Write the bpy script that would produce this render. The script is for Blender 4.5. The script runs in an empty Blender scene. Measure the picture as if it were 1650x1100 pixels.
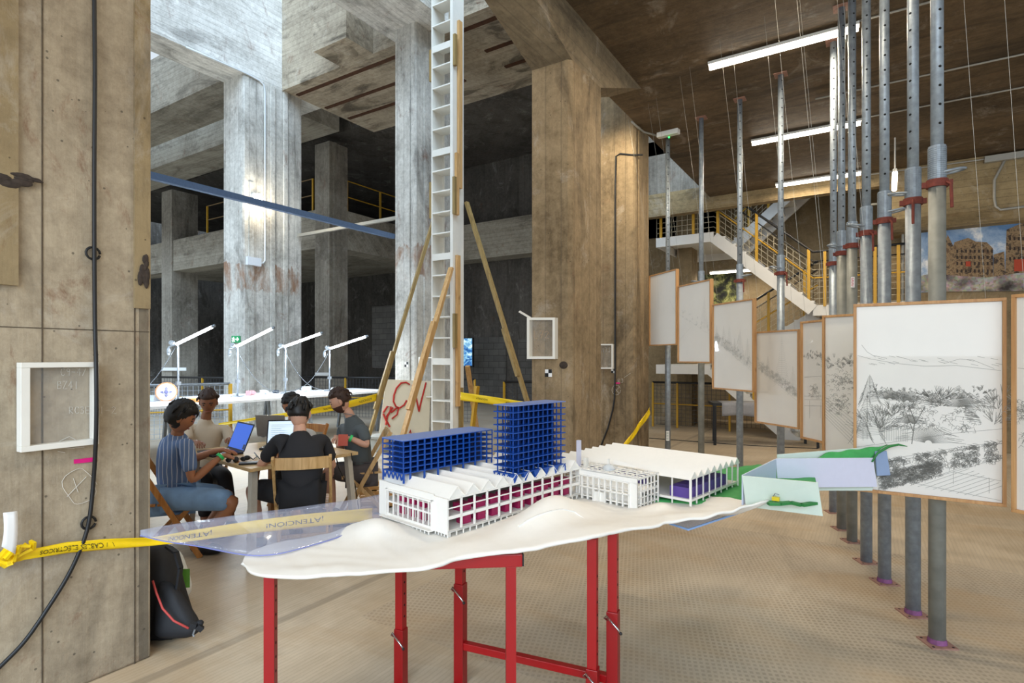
import bpy, bmesh, math, random
from mathutils import Vector as V, Matrix, Euler
from math import sin, cos, pi, radians as R
random.seed(7)
scn = bpy.context.scene
COL = scn.collection
# ---------------------------------------------------------------- camera, sky, exposure
FPX, HOR, CAMZ, YAW = 910.0, 576.0, 1.6, R(32.5)
cd = bpy.data.cameras.new('camera'); cam = bpy.data.objects.new('camera', cd); COL.objects.link(cam)
cd.sensor_width = 36; cd.lens = FPX/1650*36; cd.shift_y = (HOR-550)/1650
cam.location = (0, 0, CAMZ); cam.rotation_euler = (R(90), 0, YAW); cd.clip_end = 300; cd.clip_start = .05
scn.camera = cam
w = bpy.data.worlds.new('sky'); scn.world = w; w.use_nodes = True
bg = w.node_tree.nodes['Background']; bg.inputs[0].default_value = (.80, .90, 1, 1); bg.inputs[1].default_value = .85
scn.view_settings.view_transform = 'Standard'; scn.view_settings.look = 'None'
scn.view_settings.exposure = 0.12; scn.view_settings.gamma = 1; scn.view_settings.use_curve_mapping = False
def sun(name, col, e, rot, ang):
    l = bpy.data.lights.new(name, 'SUN'); l.color = col; l.energy = e; l.angle = R(ang)
    o = bpy.data.objects.new(name, l); COL.objects.link(o); o.rotation_euler = rot; return o
def area(name, loc, rot, sx, sy, e, col):
    l = bpy.data.lights.new(name, 'AREA'); l.shape = 'RECTANGLE'; l.size = sx; l.size_y = sy; l.energy = e; l.color = col
    o = bpy.data.objects.new(name, l); COL.objects.link(o); o.location = loc; o.rotation_euler = rot; return o
# soft daylight falling through the open well over the left half of the hall
sun('daylight_well', (.58,.78,1), 5.2, (R(30), R(34), 0), 60)
# daylight from the open side of the hall behind the photographer
area('daylight_entrance', (1.5, -5.5, 3.3), (R(80), 0, R(8)), 8, 3.4, 400, (.84, .92, 1))
# ---------------------------------------------------------------- pixel helpers: a point of the photo at a known depth / plane
def ray(x, y):
    r = (x-825)/FPX
    return V((-sin(YAW)+r*cos(YAW), cos(YAW)+r*sin(YAW), (HOR-y)/FPX))
O3 = V((0, 0, CAMZ))
def P(x, y, d): return O3+ray(x, y)*d
def PZ(x, y, z=0): a = ray(x, y); return O3+a*((z-CAMZ)/a.z)
def PX(x, y, X): a = ray(x, y); return O3+a*(X/a.x)
def PY(x, y, Y): a = ray(x, y); return O3+a*(Y/a.y)
# ---------------------------------------------------------------- mesh collector
WM = {}
def mats(o, m):
    for k in (m if isinstance(m, (list, tuple)) else [m]): o.data.materials.append(k)
class G:
    def __init__(s): s.b = bmesh.new(); s.mi = 0
    def _f(s, vs):
        try: f = s.b.faces.new(vs); f.material_index = s.mi; return f
        except ValueError: return None
    def hexa(s, p):
        v = [s.b.verts.new(q) for q in p]
        for f in ((0,3,2,1),(4,5,6,7),(0,1,5,4),(1,2,6,5),(2,3,7,6),(3,0,4,7)): s._f([v[i] for i in f])
        return s
    def box(s, x0, x1, y0, y1, z0, z1):
        if x0 > x1: x0, x1 = x1, x0
        if y0 > y1: y0, y1 = y1, y0
        if z0 > z1: z0, z1 = z1, z0
        return s.hexa([(x0,y0,z0),(x1,y0,z0),(x1,y1,z0),(x0,y1,z0),(x0,y0,z1),(x1,y0,z1),(x1,y1,z1),(x0,y1,z1)])
    def bar(s, p, q, w, h, up=(0,0,1)):
        p, q = V(p), V(q); d = (q-p).normalized(); u = V(up)
        a = d.cross(u)
        if a.length < 1e-4: a = d.cross(V((1,0,0)))
        a.normalize(); u = a.cross(d).normalized(); a = a*w/2; u = u*h/2
        return s.hexa([p-a-u, p+a-u, q+a-u, q-a-u, p-a+u, p+a+u, q+a+u, q-a+u])
    def panel(s, a, b, c, d, t):
        # thick quad a b c d, thickness t along its normal (centred)
        a, b, c, d = map(V, (a, b, c, d)); n = (b-a).cross(d-a).normalized()*t/2
        return s.hexa([a-n, b-n, c-n, d-n, a+n, b+n, c+n, d+n])
    def quad(s, *p): s._f([s.b.verts.new(q) for q in p]); return s
    def prism(s, poly, f, a, b):
        # poly in 2D; f(u, v, t) -> 3D ; extruded from t=a to t=b
        A = [s.b.verts.new(f(u, v, a)) for u, v in poly]; B = [s.b.verts.new(f(u, v, b)) for u, v in poly]
        s._f(A[::-1]); s._f(B); n = len(poly)
        for i in range(n): s._f([A[i], A[(i+1) % n], B[(i+1) % n], B[i]])
        return s
    def tube(s, pts, r, n=8, cap=True):
        pts = [V(p) for p in pts]; rings = []; m = len(pts); a0 = None
        for i, p in enumerate(pts):
            d = (pts[min(i+1, m-1)]-pts[max(i-1, 0)]).normalized()
            if a0 is None:
                a0 = d.orthogonal().normalized()
            a0 = (a0-d*a0.dot(d)).normalized(); b0 = d.cross(a0)
            rr = r[i] if isinstance(r, (list, tuple)) else r
            rings.append([s.b.verts.new(p+(a0*cos(2*pi*k/n)+b0*sin(2*pi*k/n))*rr) for k in range(n)])
        for i in range(m-1):
            for k in range(n): s._f([rings[i][k], rings[i][(k+1) % n], rings[i+1][(k+1) % n], rings[i+1][k]])
        if cap: s._f(rings[0][::-1]); s._f(rings[-1])
        return s
    def ell(s, c, r, n=16, m=10, fn=None, rot=None):
        c = V(c); rows = []
        for i in range(m+1):
            th = pi*i/m; row = []
            for k in range(1 if i in (0, m) else n):
                ph = 2*pi*k/n
                q = V((sin(th)*cos(ph), sin(th)*sin(ph), cos(th)))
                if fn: q = fn(q)
                q = V((q.x*r[0], q.y*r[1], q.z*r[2]))
                if rot: q = rot @ q
                row.append(s.b.verts.new(c+q))
            rows.append(row)
        for i in range(m):
            A, B = rows[i], rows[i+1]
            for k in range(n):
                k2 = (k+1) % n
                if i == 0: s._f([A[0], B[k], B[k2]])
                elif i == m-1: s._f([A[k], B[0], A[k2]])
                else: s._f([A[k], B[k], B[k2], A[k2]])
        return s
    def grid(s, f, nu, nv):
        vs = [[s.b.verts.new(f(i/nu, j/nv)) for j in range(nv+1)] for i in range(nu+1)]
        for i in range(nu):
            for j in range(nv): s._f([vs[i][j], vs[i+1][j], vs[i+1][j+1], vs[i][j+1]])
        return s
    def out(s, name, m, parent=None, label=None, cat=None, group=None, kind=None, smooth=False, bevel=0, solid=0, sub=0, local=False, off=0):
        me = bpy.data.meshes.new(name)
        bmesh.ops.recalc_face_normals(s.b, faces=s.b.faces[:])
        o = bpy.data.objects.new(name, me); COL.objects.link(o)
        if parent is not None:
            M = WM[parent]; WM[o] = M
            if not local: s.b.transform(M.inverted())
            o.parent = parent
        else:
            if not local and s.b.verts:
                xs = [v.co for v in s.b.verts]
                c = V(((min(v.x for v in xs)+max(v.x for v in xs))/2, (min(v.y for v in xs)+max(v.y for v in xs))/2, min(v.z for v in xs)))
                s.b.transform(Matrix.Translation(-c)); o.location = c
            WM[o] = Matrix.Translation(o.location)
        s.b.to_mesh(me); s.b.free(); mats(o, m)
        if smooth:
            for p in me.polygons: p.use_smooth = True
        if solid:
            k = o.modifiers.new('thickness', 'SOLIDIFY'); k.thickness = solid; k.offset = off
        if bevel:
            k = o.modifiers.new('bevel', 'BEVEL'); k.width = bevel; k.segments = 2; k.limit_method = 'ANGLE'
        if sub:
            k = o.modifiers.new('sub', 'SUBSURF'); k.levels = sub; k.render_levels = sub
        tag(o, label, cat, group, kind); return o
def tag(o, label=None, cat=None, group=None, kind=None):
    for k, v in (('label', label), ('category', cat), ('group', group), ('kind', kind)):
        if v: o[k] = v
    return o
def thing(name, label, cat, loc=(0,0,0), rz=0, group=None):
    o = bpy.data.objects.new(name, None); COL.objects.link(o); o.location = loc; o.rotation_euler = (0, 0, rz)
    o.empty_display_size = .1
    WM[o] = Matrix.Translation(V(loc)) @ Matrix.Rotation(rz, 4, 'Z')
    return tag(o, label, cat, group)
def dup(root, loc, rz=None, label=None, group=None):
    r = root.copy(); COL.objects.link(r); r.location = loc
    if rz is not None: r.rotation_euler = (0, 0, rz)
    if label: r['label'] = label
    if group: r['group'] = group
    WM[r] = Matrix.Translation(V(loc)) @ Matrix.Rotation(r.rotation_euler[2], 4, 'Z')
    for ch in list(root.children):
        c = ch.copy(); COL.objects.link(c); c.parent = r; WM[c] = WM[r]
        for g in ch.children:
            d = g.copy(); COL.objects.link(d); d.parent = c
    return r
# ---------------------------------------------------------------- materials
def lin(h):
    if isinstance(h, str):
        h = [int(h[i:i+2], 16)/255 for i in (0, 2, 4)]
        h = [c/12.92 if c <= .04045 else ((c+.055)/1.055)**2.4 for c in h]
    return (h[0], h[1], h[2], 1)
class N:
    def __init__(s, name):
        s.m = bpy.data.materials.new(name); s.m.use_nodes = True; s.t = s.m.node_tree; s.n = s.t.nodes
        s.p = s.n['Principled BSDF']
    def new(s, typ, **k):
        x = s.n.new(typ)
        for a, b in k.items(): setattr(x, a, b)
        return x
    def link(s, a, b): s.t.links.new(a, b)
    def math(s, op, a, b=None, c=None, clamp=False):
        x = s.new('ShaderNodeMath', operation=op); x.use_clamp = clamp
        for i, v in enumerate((a, b, c)):
            if v is None: continue
            if isinstance(v, (int, float)): x.inputs[i].default_value = v
            else: s.link(v, x.inputs[i])
        return x.outputs[0]
    def ramp(s, f, stops):
        x = s.new('ShaderNodeValToRGB'); e = x.color_ramp.elements
        while len(e) < len(stops): e.new(.5)
        for i, (p, c) in enumerate(stops): e[i].position = p; e[i].color = lin(c) if not isinstance(c, float) else (c, c, c, 1)
        s.link(f, x.inputs[0]); return x.outputs[0]
    def mix(s, f, a, b, mode='MIX'):
        x = s.new('ShaderNodeMix', data_type='RGBA', blend_type=mode)
        for i, v in ((0, f), (6, a), (7, b)):
            if isinstance(v, (int, float)): x.inputs[i].default_value = v
            elif isinstance(v, (str, tuple)): x.inputs[i].default_value = lin(v)
            else: s.link(v, x.inputs[i])
        return x.outputs[2]
    def pos(s): return s.new('ShaderNodeNewGeometry').outputs['Position']
    def obj(s): return s.new('ShaderNodeTexCoord').outputs['Object']
    def scale(s, v, sc, loc=(0,0,0)):
        x = s.new('ShaderNodeMapping'); x.inputs['Scale'].default_value = sc; x.inputs['Location'].default_value = loc
        s.link(v, x.inputs[0]); return x.outputs[0]
    def noise(s, v, sc, det=4, rough=.55, dist=0):
        x = s.new('ShaderNodeTexNoise'); x.inputs['Scale'].default_value = sc; x.inputs['Detail'].default_value = det
        x.inputs['Roughness'].default_value = rough; x.inputs['Distortion'].default_value = dist
        s.link(v, x.inputs['Vector']); return x.outputs[0]
    def bump(s, h, st=.3, d=.02):
        x = s.new('ShaderNodeBump'); x.inputs['Strength'].default_value = st; x.inputs['Distance'].default_value = d
        s.link(h, x.inputs['Height']); s.link(x.outputs[0], s.p.inputs['Normal'])
    def col(s, c): s.link(c, s.p.inputs['Base Color'])
MC = {}
def flat(name, c, rough=.5, metal=0, emit=0, ecol=None, trans=0, alpha=1, var=.06, nsc=30, bump=0, spec=None):
    if name in MC: return MC[name]
    k = N(name); p = k.p; p.inputs['Roughness'].default_value = rough; p.inputs['Metallic'].default_value = metal
    base = lin(c)
    if var:
        n = k.noise(k.obj(), nsc, 3)
        lo = tuple(x*(1-var*2) for x in base[:3]); hi = tuple(min(1, x*(1+var*2)) for x in base[:3])
        k.col(k.mix(n, lo, hi))
        if bump: k.bump(n, bump, .005)
    else: p.inputs['Base Color'].default_value = base
    if spec is not None: p.inputs['Specular IOR Level'].default_value = spec
    if emit: p.inputs['Emission Color'].default_value = lin(ecol or c); p.inputs['Emission Strength'].default_value = emit
    if trans: p.inputs['Transmission Weight'].default_value = trans
    if alpha < 1: p.inputs['Alpha'].default_value = alpha
    MC[name] = k.m; return k.m
def conc(name, c1, c2, run='z', board=.16, stain=.5, rust=.25, rough=.85, line=.3, seed=0.0, streak=.22, band=None):
    """board-marked concrete; run = direction of the boards; colours c1 (dark) to c2 (pale)"""
    k = N(name); k.p.inputs['Roughness'].default_value = rough; k.p.inputs['Specular IOR Level'].default_value = .25
    pos = k.scale(k.pos(), (1, 1, 1), (seed, seed*1.7, seed*.6))
    sx = k.new('ShaderNodeSeparateXYZ'); k.link(pos, sx.inputs[0]); X, Y, Z = sx.outputs
    u = {'z': k.math('ADD', X, Y), 'x': k.math('ADD', Y, Z), 'y': k.math('ADD', X, Z)}[run]
    wob = k.noise(pos, 1.2, 2); u = k.math('ADD', u, k.math('MULTIPLY', wob, .012))
    ub = k.math('DIVIDE', u, board); fr = k.math('FRACT', ub)
    edge = k.math('ABSOLUTE', k.math('SUBTRACT', fr, .5))
    ln = k.math('GREATER_THAN', edge, .462)
    wn = k.new('ShaderNodeTexWhiteNoise', noise_dimensions='1D'); k.link(k.math('FLOOR', ub), wn.inputs['W'])
    st = {'z': (7, 7, .45), 'x': (.45, 7, 7), 'y': (7, .45, 7)}[run]
    str_ = k.noise(k.scale(pos, st), 2.2, 6, .65)
    big = k.noise(pos, .55, 4, .6, .6)
    fine = k.noise(pos, 11, 8, .8)
    f = k.math('ADD', k.math('MULTIPLY', big, .8), k.math('MULTIPLY', str_, streak*1.3))
    f = k.math('ADD', f, k.math('MULTIPLY', wn.outputs[0], .09))
    f = k.math('ADD', f, k.math('MULTIPLY', fine, .75))
    f = k.math('SUBTRACT', f, .27+.5*streak)
    c = k.mix(k.ramp(f, [(.27, 0.0), (.73, 1.0)]), c1, c2)
    ef = k.ramp(k.noise(k.scale(pos, (1, 1, .8), (4, 7, 2)), 1.9, 8, .75, .8), [(.56, 0.0), (.66, 1.0)])
    c = k.mix(k.math('MULTIPLY', ef, .35), c, k.mix(.5, c2, 'd8d4cc'))
    # dark soaked stains
    s1 = k.ramp(k.noise(k.scale(pos, {'z': (1.6, 1.6, .5), 'x': (.5, 1.5, 1.5), 'y': (1.5, .5, 1.5)}[run]), 1.1, 7, .7, 1.0), [(.52, 0.0), (.64, 1.0)])
    c = k.mix(k.math('MULTIPLY', s1, stain*1.25), c, '332c24')
    s2 = k.ramp(k.noise(k.scale(pos, (1, 1, .6), (9, 3, 1)), 2.6, 8, .75, .6), [(.58, 0.0), (.68, 1.0)])
    c = k.mix(k.math('MULTIPLY', s2, rust*1.5), c, '6b3a1c')
    if band:
        zw = k.new('ShaderNodeSeparateXYZ'); k.link(k.pos(), zw.inputs[0]); nz = k.noise(k.scale(pos, (1, 1, .35)), 2.6, 6, .7, .5)
        dz = k.math('ABSOLUTE', k.math('SUBTRACT', zw.outputs[2], k.math('ADD', band-.45, k.math('MULTIPLY', nz, .9))))
        c = k.mix(k.math('MULTIPLY', k.math('LESS_THAN', dz, .3), k.ramp(nz, [(.45, 0.0), (.62, .75)])), c, '8a5a30')
    c = k.mix(k.math('MULTIPLY', ln, line), c, '4a443b')
    pit = k.new('ShaderNodeTexVoronoi'); pit.inputs['Scale'].default_value = 13; k.link(pos, pit.inputs['Vector'])
    pm = k.math('LESS_THAN', pit.outputs['Distance'], .075)
    c = k.mix(k.math('MULTIPLY', pm, .6), c, '2c2824')
    k.col(c)
    hgt = k.math('SUBTRACT', k.math('ADD', k.math('MULTIPLY', fine, .5), k.math('MULTIPLY', str_, .6)), k.math('ADD', k.math('MULTIPLY', ln, .8), pm))
    k.bump(hgt, .55, .014)
    return k.m
def wood(name, c1, c2, sc=1.0, axis='z', rough=.55):
    if name in MC: return MC[name]
    k = N(name); k.p.inputs['Roughness'].default_value = rough
    st = {'z': (14, 14, 1), 'x': (1, 14, 14), 'y': (14, 1, 14)}[axis]
    n = k.noise(k.scale(k.obj(), st), 2.5*sc, 5, .6, .8)
    c = k.mix(k.ramp(n, [(.3, 0.0), (.7, 1.0)]), c1, c2)
    kn = k.ramp(k.noise(k.obj(), 6*sc, 2), [(.66, 0.0), (.74, 1.0)])
    k.col(k.mix(k.math('MULTIPLY', kn, .5), c, '6a3f1c')); k.bump(n, .15, .004)
    MC[name] = k.m; return k.m
CW = conc('concrete_warm', '54452f', '9d886a', 'z', .17, .4, .16, seed=1.3)
CL = conc('concrete_pillar', '6e604e', 'b3a48c', 'z', .62, .22, .38, seed=4.1, streak=.15, line=.6)
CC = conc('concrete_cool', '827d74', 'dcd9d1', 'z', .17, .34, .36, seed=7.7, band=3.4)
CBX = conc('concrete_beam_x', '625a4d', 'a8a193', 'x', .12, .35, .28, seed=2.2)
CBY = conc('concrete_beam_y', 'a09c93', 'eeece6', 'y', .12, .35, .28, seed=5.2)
CWX = conc('concrete_warm_beam_x', '6b5b42', 'a8946f', 'x', .12, .4, .12, seed=3.2)
CSO = conc('concrete_soffit', '74695a', 'bdb09b', 'x', .12, .55, .35, seed=6.1)
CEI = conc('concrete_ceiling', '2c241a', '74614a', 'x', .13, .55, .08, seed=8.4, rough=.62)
CHB = conc('concrete_haunch', '554a3a', '8f7f66', 'y', .13, .45, .12, seed=9.1)
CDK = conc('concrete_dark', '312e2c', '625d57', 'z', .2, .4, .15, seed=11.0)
def blockmat(name, a, b, mort):
    k = N(name); k.p.inputs['Roughness'].default_value = .9
    sx = k.new('ShaderNodeSeparateXYZ'); k.link(k.pos(), sx.inputs[0]); cb = k.new('ShaderNodeCombineXYZ')
    k.link(k.math('ADD', sx.outputs[0], sx.outputs[1]), cb.inputs[0]); k.link(sx.outputs[2], cb.inputs[1])
    br = k.new('ShaderNodeTexBrick'); k.link(cb.outputs[0], br.inputs[0]); br.inputs['Scale'].default_value = 1
    br.inputs['Brick Width'].default_value = .42; br.inputs['Row Height'].default_value = .21; br.inputs['Mortar Size'].default_value = .008
    br.inputs['Color1'].default_value = lin(a); br.inputs['Color2'].default_value = lin(b); br.inputs['Mortar'].default_value = lin(mort)
    n = k.noise(k.pos(), 1.1, 6, .7)
    k.col(k.mix(n, '35322f', br.outputs[0])); k.bump(br.outputs[1], -.4, .01); return k.m
BLK = blockmat('block_wall', '6d6a66', '7f7b75', '45423f')
def floormat():
    k = N('floor_concrete'); p = k.p
    pos = k.pos(); sx = k.new('ShaderNodeSeparateXYZ'); k.link(pos, sx.inputs[0]); X, Y, Z = sx.outputs
    big = k.noise(pos, .5, 5, .6, .5); mid = k.noise(pos, 3.2, 6, .65); st = k.noise(k.scale(pos, (9, .8, 1)), 3, 5, .6)
    sw = k.noise(k.scale(pos, (.9, 10, 1)), 2.2, 4, .6)
    f = k.math('ADD', k.math('MULTIPLY', big, .55), k.math('ADD', k.math('MULTIPLY', mid, .3), k.math('MULTIPLY', st, .25)))
    c = k.mix(k.ramp(f, [(.36, 0.0), (.72, 1.0)]), '9c8a70', 'd2c1a8')
    # broom lines
    br = k.math('FRACT', k.math('DIVIDE', k.math('ADD', X, k.math('MULTIPLY', sw, .02)), .028)); br = k.math('LESS_THAN', br, .3)
    # dimpled band: X > -2.67 , 2.44 < Y < 5.56
    m1 = k.math('GREATER_THAN', k.math('ADD', X, k.math('MULTIPLY', mid, .05)), -2.64); m2 = k.math('GREATER_THAN', Y, 2.44)
    m3 = k.math('LESS_THAN', k.math('ADD', Y, k.math('MULTIPLY', big, .3)), 5.72)
    band = k.math('MULTIPLY', m1, k.math('MULTIPLY', m2, m3))
    xr = k.math('DIVIDE', k.math('ADD', k.math('MULTIPLY', X, .94), k.math('MULTIPLY', Y, .34)), .030)
    yr = k.math('DIVIDE', k.math('SUBTRACT', k.math('MULTIPLY', Y, .94), k.math('MULTIPLY', X, .34)), .038)
    a = k.math('GREATER_THAN', k.math('FRACT', xr), .42); b = k.math('GREATER_THAN', k.math('FRACT', yr), .45)
    dim = k.math('MULTIPLY', k.math('MULTIPLY', a, b), band)
    wear = k.ramp(k.noise(pos, 1.7, 5, .6), [(.35, .25), (.62, 1.0)])
    c = k.mix(k.math('MULTIPLY', band, .4), c, 'aa9c8a')
    c = k.mix(k.math('MULTIPLY', k.math('MULTIPLY', dim, wear), .42), c, '6d6152')
    c = k.mix(k.math('MULTIPLY', k.math('MULTIPLY', br, k.math('SUBTRACT', 1, band)), .13), c, '6d5d4a')
    # ochre dust sweeps
    du = k.ramp(k.noise(k.scale(pos, (.5, 1.5, 1), (3, 1, 0)), 1.0, 5, .6, .7), [(.5, 0.0), (.66, 1.0)])
    c = k.mix(k.math('MULTIPLY', du, .4), c, 'a9875a')
    # darker tracks and a long seam
    se = k.math('LESS_THAN', k.math('ABSOLUTE', k.math('SUBTRACT', k.math('ADD', X, 3.05), k.math('MULTIPLY', mid, .02))), .035)
    c = k.mix(k.math('MULTIPLY', se, .35), c, '5f5548')
    dk = k.ramp(k.noise(k.scale(pos, (1.2, .6, 1), (5, 9, 0)), .9, 6, .7, .8), [(.56, 0.0), (.7, 1.0)])
    c = k.mix(k.math('MULTIPLY', dk, .3), c, '6f6253')
    far = k.math('MULTIPLY', 0.25, 1) if False else k.math('LESS_THAN', k.math('ADD', X, k.math('MULTIPLY', mid, .4)), -6.3)
    c = k.mix(k.math('MULTIPLY', far, .25), c, 'c9c8c4')  # lamplight painted in: the brightly lit far zone gets a paler tint
    k.col(c)
    k.link(k.ramp(k.math('ADD', mid, k.math('MULTIPLY', dim, .3)), [(.3, .38), (.8, .62)]), p.inputs['Roughness'])
    k.bump(k.math('SUBTRACT', k.math('MULTIPLY', mid, .3), k.math('MULTIPLY', dim, .9)), .35, .008)
    return k.m
WHITE = flat('white_model_card', 'ece8e0', .6, var=.015)
WPAINT = flat('white_paint', 'e6e2d8', .5, var=.03, nsc=8)
BLUE = flat('blue_print', '0a469c', .5, var=.05)
MAG = flat('magenta_print', 'a01550', .55, var=.05)
PURP = flat('purple_print', '5b4492', .55, var=.05)
GREEN = flat('green_terrain', '3f9a52', .75, var=.12, nsc=25)
YEL = flat('yellow_paint', 'bd9120', .5, var=.05)
BLK_M = flat('black_rubber', '121214', .5, var=.1)
STEEL = flat('zinc_steel', '8d9399', .45, .6, var=.12)
OAK = wood('oak_frame', 'a9794a', 'c79a66', 1, 'z')
PINE = wood('pine', 'b98a4e', 'dcb27a', .8, 'z')
PINE2 = wood('old_pine', '7d6638', 'a78c57', .8, 'z')
CHAIRW = wood('varnished_beech', '9a5f28', 'c58b4b', 1.2, 'z', .4)
CHAIRW2 = wood('pale_beech', 'a5804a', 'cfa873', 1.2, 'z', .45)
# ================================================================ SETTING
S_ = 'structure'
def st(name, g, m, **k): return g.out(name, m, kind=S_, **k)
g = G(); g.box(-40, 14, -8, 30, -.3, 0); st('floor', g, floormat())
# ceiling of the right hand bay
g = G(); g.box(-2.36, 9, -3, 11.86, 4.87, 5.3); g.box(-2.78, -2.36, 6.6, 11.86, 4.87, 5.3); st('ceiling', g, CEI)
# beam with flared haunches over the square column
g = G(); PR = [(6.66, 4.88), (5.41, 4.385), (4.725, 4.385), (3.92, 4.645), (2.6, 5.07), (-1.5, 5.5), (-1.5, 9.5), (6.66, 9.5)]
g.prism(PR, lambda u, v, t: (t, u, v), -2.78, -2.36); st('trim_1', g, CHB, label='flared concrete beam resting on the square brown column')
def column(name, x0, x1, y0, y1, z1, m, label, ch=.035):
    g = G(); c = ch
    pl = [(x0, y0), (x1-c, y0), (x1, y0+c), (x1, y1), (x0, y1)]
    g.prism(pl, lambda u, v, t: (u, v, t), 0, z1)
    return g
# square column with the glass box frame
g = column('c', -2.78, -2.36, 4.725, 5.41, 4.384, CW, ''); c4 = st('concrete_column', g, CW, label='square brown concrete column with white box frame and chequered target')
g = column('c', -3.55, -2.78, 7.57, 8.12, 9.5, CW, ''); g.box(-2.785, -2.76, 7.66, 7.74, 0, 4.86)
st('concrete_column', g, CW, label='brown concrete column with black cable and yellow tape, behind the square one')
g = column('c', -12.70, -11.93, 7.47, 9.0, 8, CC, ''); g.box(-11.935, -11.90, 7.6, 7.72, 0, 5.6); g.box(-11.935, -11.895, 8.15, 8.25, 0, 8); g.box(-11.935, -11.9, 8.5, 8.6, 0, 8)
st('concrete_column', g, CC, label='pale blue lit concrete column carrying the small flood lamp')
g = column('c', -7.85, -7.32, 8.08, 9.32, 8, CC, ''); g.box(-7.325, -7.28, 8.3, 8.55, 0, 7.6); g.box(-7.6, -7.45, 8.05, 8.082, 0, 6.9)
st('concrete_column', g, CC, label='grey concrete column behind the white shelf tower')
CG = conc('concrete_grey', '615a50', 'a39c90', 'z', .17, .3, .3, seed=15.0)
g = G(); g.box(-14.15, -13.5, 11.16, 11.85, 0, 8); g.box(-13.5, -13.46, 11.3, 11.4, 0, 8); st('concrete_column', g, CG, label='dim concrete column further back between pale column and shelf tower')
g = G(); g.box(-23.2, -22.44, 11.16, 11.74+.4, 0, 8); st('concrete_column', g, CG, label='far dim concrete column at the left beyond the barriers')
# near pillar on the left with its raised strips
g = G(); g.box(-4.6, -3.25, -2.2, 1.51, 0, 9.4)
yA, yB = PX(27, 300, -3.25).y, PX(215, 300, -3.25).y; zA, zB = PX(20, 460, -3.25).z, PX(230, 497, -3.25).z
yE = 1.51
NP = st('wall_left', g, CL, bevel=.012)
g = G(); g.box(-3.25, -3.228, -1.5, yA, zA, 9); g.box(-3.25, -3.234, yB, yE-.01, zB, 9)
RB = conc('concrete_strip', '6f5f47', '9a8766', 'z', 3, .35, .5, seed=12.2, streak=.2)
st('trim_2', g, RB)
g = G()
for px_, ya_, yb_ in ((68, -400, 1200), (243-26, 500, 1100)):
    p = PX(px_, 576, -3.25); g.box(-3.251, -3.2475, p.y-.003, p.y+.003, 0, 9)
p = PX(100, 530, -3.25); g.box(-3.251, -3.2478, -1.5, 1.5, 1.735, 1.739); st('trim_14', g, flat('seam_dark', '55493a', .9, var=.3, nsc=40))
g = G(); random.seed(3)
for (cx, cy, ry_, rz_) in ((8, 288, .06, .022), (30, 284, .05, .012), (52, 290, .03, .008), (231, 440, .02, .05), (232, 425, .016, .03)):
    p = PX(cx, cy, -3.229)
    for i in range(6):
        g.ell(p+V((0, random.uniform(-1, 1)*ry_, random.uniform(-1, 1)*rz_)), (.006, ry_*.7, rz_*.8), 10, 5)
st('trim_3', g, flat('burnt_wood', '3a3029', .9, var=.4, nsc=50))
# upper beams around the light well
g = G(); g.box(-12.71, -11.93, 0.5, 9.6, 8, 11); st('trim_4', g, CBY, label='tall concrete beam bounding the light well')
g = G(); g.box(-11.93, -2.78, 8.46, 11.42, 8, 10.6)
for dy, k in ((.55, 0), (1.5, 1), (2.1, 2)): pass
a, b = PY(505, 87, 7.74), PY(558, 60, 7.74); g.box(a.x, b.x, 7.74, 8.46, 8, 10.4)
st('trim_5', g, CSO)
g = G()
for y_ in (8.75, 9.6, 10.35): g.box(-11.8, -7.9, y_, y_+.09, 7.975, 8.0); g.box(-6.8, -2.8, y_, y_+.09, 7.975, 8.0)
st('trim_6', g, flat('rusty_strip', '4c2e1a', .9, var=.3, nsc=9))
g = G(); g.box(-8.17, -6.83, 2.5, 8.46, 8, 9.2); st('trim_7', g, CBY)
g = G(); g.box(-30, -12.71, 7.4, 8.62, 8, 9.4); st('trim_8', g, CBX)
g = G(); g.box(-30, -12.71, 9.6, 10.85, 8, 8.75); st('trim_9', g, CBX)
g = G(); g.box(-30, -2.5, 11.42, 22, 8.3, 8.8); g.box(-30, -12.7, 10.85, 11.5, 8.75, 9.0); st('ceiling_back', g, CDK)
# mid floor
g = G(); g.box(-30, -13.55, 11.16+.05, 11.9, 4.9, 6.07); g.box(-14.2, -13.5, 11.85, 15.2, 4.9, 6.07); g.box(-13.5, -3.3, 15.2, 15.9, 4.88, 6.07)
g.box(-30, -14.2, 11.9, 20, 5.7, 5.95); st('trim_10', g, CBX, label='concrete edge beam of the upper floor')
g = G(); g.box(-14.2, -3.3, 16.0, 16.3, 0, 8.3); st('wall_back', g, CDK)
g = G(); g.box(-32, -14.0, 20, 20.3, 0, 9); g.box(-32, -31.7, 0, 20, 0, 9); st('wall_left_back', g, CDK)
for (x0, x1, z0, z1) in ((-13.4, -9.9, 0, 3.0), (-9.3, -6.4, 0, 2.2), (-11.8, -9.95, 0, 1.4)):
    pass
g = G(); g.box(-12.3, -10.4, 15.92, 16.0, 0, 2.3); g.box(-9.9, -7.0, 15.92, 16.0, 0, 2.2); g.box(-5.9, -3.4, 15.92, 16, 0, 2.5); st('wall_block_infill', g, BLK)
a, b = PY(597, 478, 15.9), PY(633, 570, 15.9)
g = G(); g.box(-16.6, -15.2, 15.8, 15.9, 1.2, 3.6); st('wall_block_panel', g, BLK)
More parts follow.
